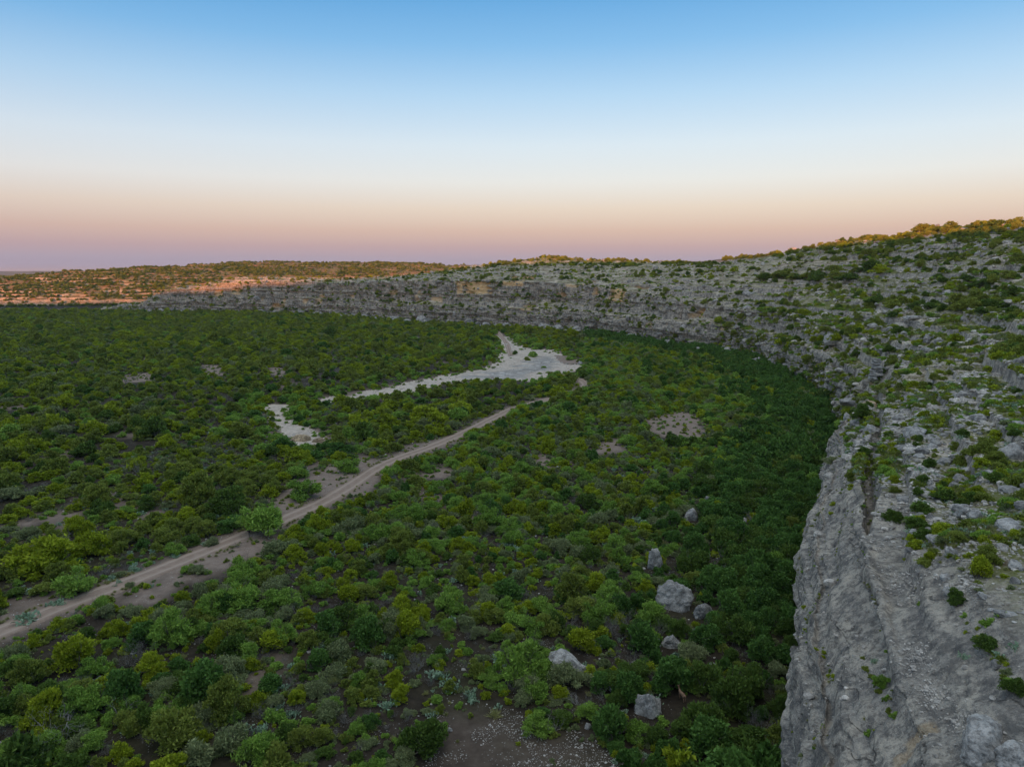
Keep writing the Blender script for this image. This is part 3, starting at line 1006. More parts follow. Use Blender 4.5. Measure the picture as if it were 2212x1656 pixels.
def back_hill(X, Y):
    q = np.exp(-(np.abs(Y + 210) / 95.0) ** 2.4)
    top = np.interp(X, [-2600, -1500, -1070, -820, -620, -400, -250, -70, 80, 200, 380, 600], [46, 57, 71, 79, 91, 105, 108, 104, 98, 95, 91, 66])
    return -4 + (top + 4 + 3.0 * fbm(X / 60.0, Y / 60.0, 0, 3, 131)) * q


o = ridge_mesh("hill", np.linspace(-2600, 600, 260), np.linspace(-480, -45, 40), back_hill, M_GROUND)
tag(o, "long hill behind the viewpoint that keeps the valley in shade", "hill", kind="structure")

# ------------------------------------------------------------------ plant and rock models
def quads_from(C, T, B, L, W):
    """centres, long axis, short axis, half lengths and widths -> verts, faces"""
    n = len(C)
    a = T * L[:, None]; b = B * W[:, None]
    V = np.stack([C - a - b * 0.6, C - a * 0.1 + b, C + a, C - a * 0.1 - b], 1).reshape(-1, 3)
    F = np.arange(n * 4).reshape(n, 4)
    return V, F


def unit(v):
    return v / (np.linalg.norm(v, axis=-1, keepdims=True) + 1e-9)


def crown(rs, nleaf, lobes, shape, leaf, aspect=0.55, spread=0.35, lobe_r=(0.22, 0.36), droop=0.0, fill=0.25):
    """leaf cloud of radius about 1, height shape[2]; returns verts, faces, shade"""
    nm_ = rs.randint(3, 6)                                  # mounds that make up the crown
    ma = rs.uniform(0, 2 * math.pi, nm_); md = rs.uniform(0.22, 0.58, nm_)
    md[0] = 0.1
    mr = rs.uniform(0.40, 0.72, nm_); mh = rs.uniform(0.55, 1.0, nm_)
    mh[0] = 1.0
    which = rs.choice(nm_, lobes, p=mr ** 2 / np.sum(mr ** 2))
    th = rs.uniform(0, 2 * math.pi, lobes)
    zz = rs.uniform(0.02, 1.0, lobes) ** 0.75
    rad = np.sqrt(np.maximum(0, 1 - (zz * 0.97) ** 2)) * rs.uniform(0.6, 1.08, lobes)
    zz = zz * rs.uniform(0.80, 1.10, lobes)
    lr = rs.uniform(lobe_r[0], lobe_r[1], lobes)
    C = np.stack([md[which] * np.cos(ma[which]) + rad * np.cos(th) * mr[which] * shape[0], md[which] * np.sin(ma[which]) + rad * np.sin(th) * mr[which] * shape[1],
                  shape[2] * mh[which] * (0.10 + zz * 0.90) - lr * 0.5], 1)
    k = rs.choice(lobes, nleaf, p=(lr ** 2) / np.sum(lr ** 2))
    d = unit(rs.normal(size=(nleaf, 3)))
    d[:, 2] = np.where(d[:, 2] < -0.15, -d[:, 2], d[:, 2]) + 0.1
    rr = lr[k] * (1 - fill * rs.uniform(0, 1, nleaf) ** 2) * rs.uniform(0.82, 1.25, nleaf) * np.where(rs.uniform(0, 1, nleaf) < 0.10, rs.uniform(1.1, 1.6, nleaf), 1.0)
    P = C[k] + d * rr[:, None] * np.array([1, 1, 0.9])
    P[:, 2] = np.maximum(P[:, 2], 0.03)
    out = unit(d + 0.5 * unit(C[k] - np.array([0, 0, 0.2])))
    T = unit(out + rs.normal(size=(nleaf, 3)) * spread + np.array([0, 0, 0.25 - droop]))
    B = unit(np.cross(T, rs.normal(size=(nleaf, 3))))
    L = leaf * rs.uniform(0.7, 1.35, nleaf)
    V, F = quads_from(P, T, B, L, L * aspect)
    sh = np.repeat(np.clip(rs.normal(0.15, 0.25, nleaf) + 0.55 * rs.uniform(0, 1, lobes)[k], 0, 1), 4)
    return V, F, sh


def tubes(paths, sides=4):
    """paths: list of (points (k,3), radii (k)) -> verts, quads"""
    Vs, Fs, off = [], [], 0
    for P, r in paths:
        P = np.asarray(P, float); k = len(P)
        T = unit(np.gradient(P, axis=0))
        ref = np.where(np.abs(T[:, 2:3]) > 0.9, np.array([[1.0, 0, 0]]), np.array([[0, 0, 1.0]]))
        a = unit(np.cross(T, ref)); b = np.cross(T, a)
        an = np.linspace(0, 2 * math.pi, sides, endpoint=False)
        ring = P[:, None, :] + (a[:, None, :] * np.cos(an)[None, :, None] + b[:, None, :] * np.sin(an)[None, :, None]) * np.asarray(r)[:, None, None]
        Vs.append(ring.reshape(-1, 3))
        for i in range(k - 1):
            for j in range(sides):
                Fs.append((off + i * sides + j, off + i * sides + (j + 1) % sides, off + (i + 1) * sides + (j + 1) % sides, off + (i + 1) * sides + j))
        off += k * sides
    return np.concatenate(Vs), np.array(Fs)


def branch_paths(rs, stems, length, r0, depth=3, tilt=0.5, kink=0.25, kids=3, up=0.25):
    out = []

    def grow(p, d, ln, r, lev):
        n = 5
        pts, rad = [p], [r]
        for i in range(1, n):
            d = unit(d + rs.normal(size=3) * kink + np.array([0, 0, up * 0.3]))
            p = p + d * ln / (n - 1)
            p[2] = max(p[2], 0.02)
            pts.append(p.copy()); rad.append(r * (1 - 0.7 * i / (n - 1)))
        out.append((np.array(pts), np.array(rad)))
        if lev > 1:
            for _ in range(kids):
                i = rs.randint(1, n)
                grow(pts[i].copy(), unit(d + rs.normal(size=3) * 0.75), ln * rs.uniform(0.45, 0.75), max(rad[i] * 0.65, 0.004), lev - 1)

    for s in range(stems):
        a = 2 * math.pi * (s + rs.uniform(0, 0.8)) / stems
        d = unit(np.array([math.cos(a) * tilt, math.sin(a) * tilt, 1.0]) * 1.0 + rs.normal(size=3) * 0.12)
        grow(np.array([math.cos(a) * 0.04, math.sin(a) * 0.04, -0.05]), d, length * rs.uniform(0.75, 1.1), r0 * rs.uniform(0.7, 1.1), depth)
    return out


KINDS = {}


def reg(kind, color, crown_me, trunk_me):
    KINDS.setdefault(kind, []).append((color, crown_me, trunk_me))


def leaf_mesh(name, V, F, sh, mat):
    return mesh_np(name, V, F, mat, False, dict(shade=sh))


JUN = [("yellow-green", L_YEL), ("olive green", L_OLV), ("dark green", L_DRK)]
MES = [("bright green", L_BRT), ("grey-green", L_GRY), ("leafy green", L_BRT)]
for lod, nl, lf in ((0, 7000, 0.060), (1, 2600, 0.098)):
    ns = 6 if lod == 0 else 6
    for i in range(ns):
        rs = np.random.RandomState(100 + i * 7 + lod * 1000)
        col, mt = JUN[i % 3]
        h = rs.uniform(1.0, 1.35)
        V, F, sh = crown(rs, nl, rs.randint(48, 75), (1, 1, h), lf, 0.5, 0.5, (0.13, 0.27))
        tr = tubes(branch_paths(rs, 5, 0.9, 0.05, 3, 0.8), 3)
        reg("juniper%d" % lod, col, leaf_mesh("juniper_crown", V, F, sh, mt), mesh_np("juniper_trunk", tr[0], tr[1], M_BARK))
    for i in range(ns):
        rs = np.random.RandomState(300 + i * 7 + lod * 1000)
        col, mt = MES[i % 3]
        h = rs.uniform(0.8, 1.15)
        V, F, sh = crown(rs, int(nl * 0.85), rs.randint(26, 42), (1, 1, h), lf * 1.2, 0.32, 0.85, (0.16, 0.34), 0.2, 0.8)
        tr = tubes(branch_paths(rs, 6, 1.0, 0.035, 3, 1.0, kids=3), 3)
        reg("mesquite%d" % lod, col, leaf_mesh("mesquite_crown", V, F, sh, mt), mesh_np("mesquite_trunk", tr[0], tr[1], M_BARK))
    for i in range(4):
        rs = np.random.RandomState(500 + i * 7 + lod * 1000)
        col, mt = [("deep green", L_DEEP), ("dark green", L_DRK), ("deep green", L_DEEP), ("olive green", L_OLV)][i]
        h = rs.uniform(1.15, 1.5)
        V, F, sh = crown(rs, nl, rs.randint(40, 60), (1, 1, h), lf * 1.1, 0.65, 0.65, (0.15, 0.31))
        tr = tubes(branch_paths(rs, 2, 0.95, 0.075, 3, 0.4), 5)
        reg("oak%d" % lod, col, leaf_mesh("oak_crown", V, F, sh, mt), mesh_np("oak_trunk", tr[0], tr[1], M_BARK))
    for i in range(4):
        rs = np.random.RandomState(700 + i * 7 + lod * 1000)
        col, mt = [("olive green", L_OLV), ("bright green", L_BRT), ("yellow-green", L_YEL), ("grey-green", L_GRY)][i]
        h = rs.uniform(0.6, 0.95)
        V, F, sh = crown(rs, int(nl * 0.3), rs.randint(9, 16), (1, 1, h), lf * 1.9, 0.45, 0.7, (0.26, 0.42), 0.0, 0.6)
        tr = tubes(branch_paths(rs, 5, 0.6, 0.04, 2, 0.9), 3)
        reg("low%d" % lod, col, leaf_mesh("low_shrub_crown", V, F, sh, mt), mesh_np("low_shrub_stem", tr[0], tr[1], M_TWIG))
for i in range(4):
    rs = np.random.RandomState(900 + i)
    P = branch_paths(rs, 11, 0.95, 0.024, 4, 1.0, 0.22, 3)
    V, F = tubes(P, 3)
    reg("bare", "grey", mesh_np("twigs", V, F, M_TWIG), None)
for i in range(4):
    rs = np.random.RandomState(950 + i)
    P = branch_paths(rs, 5, 1.15, 0.045, 4, 1.1, 0.28, 3)
    V, F = tubes(P, 5)
    reg("dead", "bleached grey", mesh_np("dead_limbs", V, F, M_DEAD), None)
for i in range(4):                                             # prickly pear: thick oval pads on pads
    rs = np.random.RandomState(980 + i)
    Vs, Fs, off = [], [], 0
    todo = [(np.array([rs.normal(0, 0.30), rs.normal(0, 0.30), -0.03]), unit(np.array([rs.normal(0, 0.5), rs.normal(0, 0.5), 1.0])), 0) for _ in range(20)]
    while todo:
        base, d, lev = todo.pop()
        size = rs.uniform(0.13, 0.20)
        side = unit(np.cross(d, rs.normal(size=3))); nrm = np.cross(d, side)
        an = np.linspace(0, 2 * math.pi, 9, endpoint=False)
        rim = base + d * size + (d[None] * (np.cos(an) * size)[:, None] + side[None] * (np.sin(an) * size * 0.72)[:, None])
        V = np.concatenate([rim, [base + d * size + nrm * 0.035], [base + d * size - nrm * 0.035]])
        F = [(j, (j + 1) % 9, 9) for j in range(9)] + [((j + 1) % 9, j, 10) for j in range(9)]
        Vs.append(V); Fs.append(np.array(F) + off); off += 11
        if lev < 2:
            for _ in range(rs.randint(0, 3)):
                dd = unit(d + side * rs.normal(0, 0.7) + nrm * rs.normal(0, 0.4))
                todo.append((base + d * size * 1.8 + side * rs.normal(0, 0.05), dd, lev + 1))
    V = np.concatenate(Vs); F = np.concatenate(Fs)
    reg("pear", "blue-green", mesh_np("pads", V, F, L_CACT, False, dict(shade=np.repeat(rs.uniform(0, 0.6, len(V) // 11), 11))), None)
for i in range(3):                                             # grass and sotol tufts
    rs = np.random.RandomState(1020 + i)
    n = 130
    th = rs.uniform(0, 2 * math.pi, n); el = rs.uniform(0.15, 1.4, n)
    T = np.stack([np.cos(th) * np.cos(el), np.sin(th) * np.cos(el), np.sin(el)], 1)
    L = rs.uniform(0.3, 0.55, n)
    C = T * L[:, None] + np.stack([rs.normal(0, 0.12, n), rs.normal(0, 0.12, n), np.zeros(n)], 1)
    B = unit(np.cross(T, rs.normal(size=(n, 3))))
    V, F = quads_from(C, T, B, L, np.full(n, 0.028))
    reg("tuft", ["pale green", "yellow-green", "pale green"][i], leaf_mesh("blades", V, F, np.repeat(rs.uniform(0, 0.6, n), 4), L_GRASS), None)


def ico(sub):
    import bmesh
    bm = bmesh.new()
    bmesh.ops.create_icosphere(bm, subdivisions=sub, radius=1.0)
    V = np.array([v.co[:] for v in bm.verts]); F = np.array([[v.index for v in f.verts] for f in bm.faces])
    bm.free()
    return V, F


ICO = {k: ico(k) for k in (2, 3, 4, 5)}


def rock_mesh(seed, sub, mat, scale=(1, 1, 0.75), cuts=9, rough=0.16, name="boulder"):
    rs = np.random.RandomState(seed)
    V, F = ICO[sub]
    V = V.copy()
    for _ in range(cuts):
        nrm = unit(rs.normal(size=3) * np.array([1, 1, 0.8]))
        d = rs.uniform(0.52, 0.86)
        h = V @ nrm
        V -= np.maximum(h - d, 0)[:, None] * nrm[None] * 0.93
    r = rough * fbm(V[:, 0] * 1.3, V[:, 1] * 1.3, V[:, 2] * 2.2, 3, seed % 97) + 0.05 * noise(V[:, 0] * 6, V[:, 1] * 6, V[:, 2] * 9, seed % 89)
    if sub > 3:
        e1, c1 = worley(V[:, 0] * 1.7, V[:, 1] * 1.7, V[:, 2] * 3.2, seed % 31)
        r = r + 0.10 * (c1 - 0.5) - 0.07 * np.exp(-(e1 / 0.06) ** 2) + 0.03 * noise(V[:, 0] * 15, V[:, 1] * 15, V[:, 2] * 19, seed % 83)
    V = V * (1 + r)[:, None]
    V = V * np.array(scale)[None]
    V[:, 2] += 0.25 * scale[2]
    return mesh_np(name, V, F, mat, sub > 3)


BOULDER_ME = [rock_mesh(2000 + i, 4, M_ROCKB, (1, rsx, rsz), name="boulder") for i, (rsx, rsz) in
              enumerate([(0.8, 0.7), (0.9, 0.6), (0.65, 0.75), (0.85, 0.5), (0.7, 0.9), (0.95, 0.65)])]
STONE_ME = [rock_mesh(2100 + i, 2, M_RUBBLE, (1, rsx, rsz), name="stone") for i, (rsx, rsz) in
            enumerate([(0.8, 0.5), (0.7, 0.6), (0.9, 0.45), (0.6, 0.5), (0.8, 0.7)])]

# ------------------------------------------------------------------ where things stand
REC = {k: [] for k in ("juniper", "mesquite", "oak", "low", "bare", "dead", "pear", "tuft", "boulder", "stone")}


def put(kind, x, y, z, r, zs=1.0, var=None, hand=0):
    """kind, position, radius, relative height, variant; arrays or scalars"""
    x = np.atleast_1d(np.asarray(x, float)); n = len(x)
    nv = dict(juniper=6, mesquite=6, oak=4, low=4, bare=4, dead=4, pear=4, tuft=3, boulder=6, stone=5)[kind]
    var = rng.randint(0, nv, n) if var is None else np.broadcast_to(var, (n,))
    A = np.stack([x, np.broadcast_to(y, (n,)), np.broadcast_to(z, (n,)), np.broadcast_to(r, (n,)), np.broadcast_to(zs, (n,)), var, np.full(n, hand)], 1)
    REC[kind].append(A)


# depth picture of the terrain, for finding the surface under a pixel and what it hides
ZB = np.full((414, 553), 1e9)
CV = np.concatenate([p['V'].reshape(-1, 3) for p in patches[1:]] + [left_patch['V'].reshape(-1, 3)])
CU, CW, CF = project(CV)
okv = (CF > 1) & (CU > 0) & (CU < 2211) & (CW > 0) & (CW < 1656)
np.minimum.at(ZB, ((CW[okv] / 4).astype(int), (CU[okv] / 4).astype(int)), CF[okv])
ZBf = ZB.copy()
for sy in (-1, 0, 1):
    for sx in (-1, 0, 1):
        ZBf = np.minimum(ZBf, np.roll(np.roll(ZB, sy, 0), sx, 1))


def seen(P, tol=0.03):
    u, v, f = project(P)
    iu = np.clip((u / 4).astype(int), 0, 552); iv = np.clip((v / 4).astype(int), 0, 413)
    return (f > 1) & (u > -25) & (u < 2236) & (v > 0) & (v < 1690) & (f < ZB[iv, iu] * (1 + tol) + 2)


_cell = (np.clip(CW / 8, -1, 300).astype(int) + 1) * 400 + (np.clip(CU / 8, -1, 390).astype(int) + 1)
_ord = np.argsort(_cell, kind='stable')
_sorted = _cell[_ord]


def surf_at(u, v, rad=5.0):
    cand = []
    for cy in range(int(v // 8) - 1, int(v // 8) + 2):
        for cx in range(int(u // 8) - 1, int(u // 8) + 2):
            key = (cy + 1) * 400 + cx + 1
            cand.append(_ord[np.searchsorted(_sorted, key):np.searchsorted(_sorted, key + 1)])
    cand = np.concatenate(cand)
    d = np.hypot(CU[cand] - u, CW[cand] - v)
    i = cand[(d < rad) & (CF[cand] > 1)]
    d = np.hypot(CU - u, CW - v) if len(i) == 0 else None
    if len(i) == 0:
        i = np.array([np.argmin(np.where(CF > 1, d, 1e9))])
    near = CF[i].min()
    i = i[CF[i] < near * 1.03 + 0.6]
    j = i[np.argmin(np.hypot(CU[i] - u, CW[i] - v))]
    return CV[j], CF[j]


# --- hand-placed shrubs of the valley floor: (u, v of the base, width px, kind, variant)
HAND = [(164, 1280, 110, "mesquite", 0), (176, 1440, 123, "juniper", 0), (202, 1196, 97, "juniper", 3), (542, 1150, 125, "mesquite", 3),
        (329, 1453, 86, "juniper", 3), (497, 1468, 97, "mesquite", 1), (359, 1608, 135, "juniper", 1), (209, 1614, 67, "mesquite", 2),
        (621, 1595, 67, "juniper", 2), (359, 1337, 56, "juniper", 0), (393, 1300, 45, "juniper", 3), (221, 1334, 56, "mesquite", 4),
        (583, 1285, 67, "mesquite", 1), (920, 1614, 117, "juniper", 2), (873, 1508, 61, "juniper", 0), (906, 1407, 34, "juniper", 3),
        (1243, 1401, 85, "juniper", 0), (1228, 1476, 92, "mesquite", 1), (808, 1668, 70, "mesquite", 0), (754, 1020, 67, "mesquite", 0),
        (650, 1029, 60, "mesquite", 3), (655, 1076, 90, "mesquite", 0), (838, 1027, 46, "mesquite", 3), (926, 1020, 39, "mesquite", 0),
        (971, 1005, 40, "mesquite", 3), (787, 946, 67, "oak", 1), (982, 906, 60, "mesquite", 0), (975, 1143, 49, "juniper", 0),
        (915, 1199, 53, "juniper", 3), (1115, 1102, 42, "juniper", 0), (694, 1194, 46, "juniper", 3), (757, 1190, 53, "juniper", 0),
        (773, 1237, 53, "juniper", 1), (841, 1264, 53, "juniper", 3), (743, 1302, 70, "juniper", 0), (992, 1192, 55, "juniper", 3),
        (996, 1227, 52, "juniper", 1), (1290, 1275, 75, "juniper", 0), (1410, 1215, 48, "juniper", 3), (770, 1230, 48, "juniper", 2),
        (455, 1180, 40, "mesquite", 4), (430, 1240, 40, "mesquite", 1), (283, 1268, 26, "mesquite", 4), (405, 1238, 38, "mesquite", 0),
        (612, 880, 16, "mesquite", 3), (1138, 775, 16, "juniper", 1), (1112, 762, 18, "juniper", 2), (1152, 768, 30, "mesquite", 0),
        (1175, 790, 12, "mesquite", 3), (1075, 1345, 60, "juniper", 1), (60, 1480, 90, "juniper", 4), (20, 1640, 90, "mesquite", 0),
        (560, 1640, 110, "mesquite", 2), (690, 1500, 70, "mesquite", 4), (1130, 1520, 60, "mesquite", 4), (1530, 1620, 120, "oak", 0),
        (1620, 1500, 110, "oak", 1), (1590, 1380, 95, "juniper", 5), (1500, 1420, 80, "mesquite", 4), (1370, 1590, 80, "mesquite", 0)]
hand_xy = []
for u, v, w, kind, var in HAND:
    x, y = gp(u, v)
    _, _, f = project((x, y, 0.0))
    r = w * 0.5 * float(f) / 1533.0 * 0.95
    put(kind, x, y, float(ground_z(x, y)) - 0.05, r, 1.0, var, 1)
    hand_xy.append((x, y, r))
hand_xy = np.array(hand_xy)
for u, v, w, var in [(123, 1592, 112, 0), (300, 1408, 44, 1), (640, 1330, 40, 2), (1245, 1520, 50, 3), (1195, 1575, 60, 0), (265, 1545, 70, 2), (1620, 1125, 26, 1), (550, 975, 30, 3)]:
    x, y = gp(u, v)
    _, _, f = project((x, y, 0.0))
    put("dead", x, y, float(ground_z(x, y)), w * 0.5 * float(f) / 1533.0, 1.0, var, 1)
for u, v, w in [(937, 1462, 52), (848, 1524, 50), (974, 1488, 40), (1208, 1364, 42), (1082, 1432, 46), (60, 1335, 60), (120, 1312, 40), (245, 1250, 30), (300, 1232, 28),
                (255, 1262, 24), (380, 1205, 22), (445, 1176, 18), (330, 1218, 18), (600, 1490, 40), (700, 1395, 34), (640, 1540, 45), (1010, 1510, 40), (760, 1150, 26), (1130, 1105, 26),
                (1090, 1180, 30), (1150, 1450, 36), (560, 1575, 55), (145, 1580, 30), (330, 1540, 40), (1250, 1440, 34), (1340, 1500, 40), (880, 1330, 30), (730, 1450, 36)]:
    x, y = gp(u, v)
    _, _, f = project((x, y, 0.0))
    r = w * 0.5 * float(f) / 1533.0
    for k in range(3):
        xx, yy = x + rng.normal(0, r * 0.45), y + rng.normal(0, r * 0.45)
        put("pear", xx, yy, float(ground_z(xx, yy)) - 0.02, r * rng.uniform(0.45, 0.8), 1.0, None, 1)

# --- boulders of the valley floor: (u, v of the base, width px, height/width, mesh, tan?, label)
VB = [(1465, 1312, 82, 0.78, 0, "domed grey boulder, the largest in the brush below the cliff"),
      (1522, 1332, 36, 0.95, 2, "broken grey rock just right of the largest domed boulder"),
      (1228, 1452, 86, 0.55, 1, "low rounded grey boulder behind a feathery shrub in the foreground"),
      (1405, 1545, 60, 1.15, 4, "squarish pitted grey boulder in the dark brush near the deer"),
      (1415, 1228, 34, 1.5, 2, "tall split grey boulder standing in dark brush"),
      (1492, 1124, 30, 1.05, 4, "pointed grey boulder amid dark green shrubs"),
      (1542, 1086, 42, 0.4, 3, "flat grey slab of rock lying among the far right shrubs"),
      (1528, 1206, 20, 0.7, 5, "small pale boulder in the brush left of the cliff"),
      (1418, 1398, 26, 1.0, 5, "grey rock half hidden below the largest domed boulder"),
      (1600, 1128, 30, 0.5, 3, "long pale slab leaning in dark trees left of the near cliff"),
      (1452, 1392, 44, 0.7, 2, "pale broken block in brush below the largest domed boulder"),
      (1268, 1572, 16, 0.9, 0, "pale stone at the edge of the bare gravel patch"),
      (970, 1578, 12, 0.7, 3, "small white stone beside the big round foreground shrub"),
      (1252, 783, 14, 0.7, 0, "rounded pale boulder at the bank of the dark pool"),
      (648, 944, 38, 0.5, 3, "yellowish rock ledge in the white gravel wash"),
      (690, 946, 34, 0.4, 1, "low tan rock ledge right of the white gravel wash"),
      (1175, 702, 14, 0.8, 0, "pale boulder at the far cliff foot, left one of a pair"),
      (1162, 700, 11, 0.8, 2, "small pale boulder at the far cliff foot, beside a larger one"),
      (1290, 706, 14, 0.6, 1, "pale rock at the far cliff foot right of the pair"),
      (1322, 709, 12, 0.6, 3, "pale flattish rock at the far cliff foot near the bend")]
VB_xy = []
for i, (u, v, w, hw, mi, lab) in enumerate(VB):
    x, y = gp(u, v)
    _, _, f = project((x, y, 0.0))
    r = w * 0.58 * float(f) / 1533.0
    tanr = "yellow" in lab or "tan rock" in lab
    me = rock_mesh(3000 + i, 5 if w > 30 else 4, M_TANROCK if tanr else M_ROCKB, (1.0, 0.8, hw * 1.25), 8, 0.14, "boulder")
    o = add("boulder", me, None, (x, y + r * 0.5, float(ground_z(x, y)) - 0.15 * r), rng.uniform(-0.5, 0.5), r)
    tag(o, lab, "boulder", "boulders on the valley floor")
    VB_xy.append((x, y + r * 0.4, r))
VB_xy = np.array(VB_xy)

# --- the random brush of the valley
ROADU = np.array([p[0] for p in ROAD[:18]], float); ROADV = np.array([p[1] for p in ROAD[:18]], float)
foot_pts = np.stack([SW.c[::4, 0], SW.c[::4, 1]], 1)
fs = SW.s[::4]
fnx, fny = SW.normal(fs)


def foot_side(x, y):
    """signed distance to the cliff foot, negative on the valley side"""
    out = np.empty(len(x))
    for a in range(0, len(x), 4000):
        d2 = (x[a:a + 4000, None] - foot_pts[None, :, 0]) ** 2 + (y[a:a + 4000, None] - foot_pts[None, :, 1]) ** 2
        k = np.argmin(d2, 1)
        sgn = (x[a:a + 4000] - foot_pts[k, 0]) * fnx[k] + (y[a:a + 4000] - foot_pts[k, 1]) * fny[k]
        out[a:a + 4000] = np.sqrt(d2[np.arange(len(k)), k]) * np.where(sgn > 0, 1, -1)
    return out


def hexgrid(x0, x1, y0, y1, sp, jit):
    xs = np.arange(x0, x1, sp); ys = np.arange(y0, y1, sp * 0.87)
    X, Y = np.meshgrid(xs, ys, indexing='ij')
    X = X + (np.arange(len(ys)) % 2)[None, :] * sp * 0.5
    n = X.size
    return X.ravel() + rng.uniform(-jit, jit, n) * sp, Y.ravel() + rng.uniform(-jit, jit, n) * sp


def filter_base(x, y):
    k = (np.abs(x) < 0.80 * y + 14)
    x, y = x[k], y[k]
    s = foot_side(x, y)
    k = s < -0.8
    return x[k], y[k], s[k]


CLEAR_PX = CLEAR + BED_POLYS


def clear_mask(x, y, r, h):
    z = ground_z(x, y)
    ok = (seg_dist(x, y, ROAD_W[:16]) > (2.3 + 0.75 * r)) & (seg_dist(x, y, ROAD_W[16:]) > (2.0 + 0.7 * r)) & (seg_dist(x, y, ROAD_W[15:17]) > 1.2)
    ok &= seg_dist(x, y, TRACK_W) > 2.6
    for pw in BED_W:
        ok &= (poly_edge(x, y, pw) + 2.5 * noise(x / 7.0, y / 7.0, 0.2, 144) < -0.6 * r) | (rng.uniform(0, 1, len(x)) < 0.03)
    for i, pw in enumerate(CLEAR_W):
        ok &= ~((poly_edge(x, y, pw) + 1.5 * noise(x / 4.0, y / 4.0, 0.5, 145) > -0.4 * r) & (rng.uniform(0, 1, len(x)) < (0.90 - 0.25 * (r < 1.0))))
    # what stands in front must not hide the open ground
    u, v, _ = project(np.stack([x, y, z + h * 0.8], -1))
    for pl in CLEAR_PX:
        ok &= ~(in_poly(u, v, pl) & (rng.uniform(0, 1, len(x)) < 0.88))
    rp = [(a, b) for a, b in zip(ROADU, ROADV)]
    um, vm, _ = project(np.stack([x, y, z + h * 0.7], -1))
    ok &= ~((np.abs(vm - np.interp(um, ROADU, ROADV)) < np.interp(um, [0, 800, 1264], [16, 9, 3])) & (um < 1185) & (um > -100) & (rng.uniform(0, 1, len(x)) < 0.8))
    for hx, hy, hr in hand_xy:
        ok &= np.hypot(x - hx, y - hy) > hr * 0.75 + r * 0.35
    for hx, hy, hr in VB_xy:
        d = np.hypot(x - hx, y - hy)
        front = (np.abs(x - hx * y / hy) < hr * 0.75) & (y < hy) & (y > hy - hr * 1.0 - 1.3 * h)
        ok &= (d > hr * 0.85 + r * 0.45) & ~front
    dx, dy = DEER
    ok &= ~((np.abs(x - dx * y / dy) < 0.9 + r) & (y < dy + 1.0) & (y > dy - 4.5))
    return ok


DEER = gp(1474, 1510)


def choose(p):
    p = np.array(p); c = np.cumsum(p, -1)
    return (rng.uniform(0, 1, p.shape[0])[:, None] > c / c[:, -1:]).sum(-1)


# broad left side: low wide junipers
x, y = hexgrid(-900, 160, 60, 985, 3.35, 0.46)
x, y, s = filter_base(x, y)
u, v, f = project(np.stack([x, y, np.zeros(len(x))], -1))
left = (v < np.interp(u, ROADU, ROADV)) & (u < 1264)
k = left & (v > 600) & (y < np.interp(x, [-900, -800, -640, -520, -400], [925, 935, 955, 985, 1030]))
x, y, s, u, v = x[k], y[k], s[k], u[k], v[k]
r = np.exp(rng.normal(0.50, 0.34, len(x))) * (0.85 + 0.3 * sstep(-0.3, 0.4, noise(x / 40, y / 40, 0, 141)))
zs = rng.uniform(0.6, 1.1, len(x))
dens = 0.93 - 0.35 * sstep(0.25, 0.55, fbm(x / 25, y / 25, 0, 2, 142))
k = (rng.uniform(0, 1, len(x)) < dens) & clear_mask(x, y, r, r * zs * 1.1)
x, y, s, r, zs, u, v = x[k], y[k], s[k], r[k], zs[k], u[k], v[k]
z = ground_z(x, y) - 0.06
nearbed = np.zeros(len(x))
for pw in BED_W:
    nearbed = np.maximum(nearbed, sstep(-22, -4, poly_edge(x, y, pw)))
prob = np.stack([0.66 - 0.3 * nearbed, 0.15 + 0.40 * nearbed, np.full(len(x), 0.12), 0.10 + 0 * x], -1)
kind = choose(prob)
m = kind == 0
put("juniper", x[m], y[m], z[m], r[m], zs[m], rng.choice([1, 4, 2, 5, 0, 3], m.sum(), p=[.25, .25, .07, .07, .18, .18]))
m = kind == 1
put("mesquite", x[m], y[m], z[m], r[m], zs[m], np.where(nearbed[m] > 0.3, rng.choice([0, 3, 2], m.sum()), rng.choice([1, 4, 0, 5], m.sum())))
m = kind == 2
put("bare", x[m], y[m], z[m], r[m] * 0.75, zs[m], None)
m = kind == 3
put("oak", x[m], y[m], z[m], r[m] * 0.9, zs[m] * 0.8, None)

# right side and foreground: finer mixture
x, y = hexgrid(-100, 170, 28, 640, 1.95, 0.46)
x, y, s = filter_base(x, y)
u, v, f = project(np.stack([x, y, np.zeros(len(x))], -1))
right = ~((v < np.interp(u, ROADU, ROADV)) & (u < 1264))
k = right & (v < 1760)
x, y, s, u, v = x[k], y[k], s[k], u[k], v[k]
wall = sstep(-34, -10, s)                                  # taller trees at the cliff foot
fore = sstep(1150, 1400, v)
r = np.exp(rng.normal(0.10, 0.33, len(x))) * (0.75 + 0.5 * sstep(-0.3, 0.4, noise(x / 14, y / 14, 0, 151))) * (1 + 0.55 * wall) * (1 + 0.35 * sstep(950, 800, v))
r = np.minimum(r, 2.5)
zs = rng.uniform(0.7, 1.3, len(x)) * (1 + 0.05 * wall)
dens = 0.95 - fore * 0.10 - 0.50 * sstep(0.2, 0.55, fbm(x / 9, y / 9, 0, 2, 152)) * (1 - wall)
k = (rng.uniform(0, 1, len(x)) < dens) & clear_mask(x, y, r, r * zs * 1.1)
x, y, s, r, zs, u, v, wall, fore = [q[k] for q in (x, y, s, r, zs, u, v, wall, fore)]
z = ground_z(x, y) - 0.05
prob = np.stack([0.34 - 0.2 * wall, 0.40 - 0.28 * wall - 0.1 * fore, 0.06 + 0.62 * wall, 0.08 + 0.10 * fore, 0.07 + 0.13 * fore], -1)
kind = choose(prob)
m = kind == 0
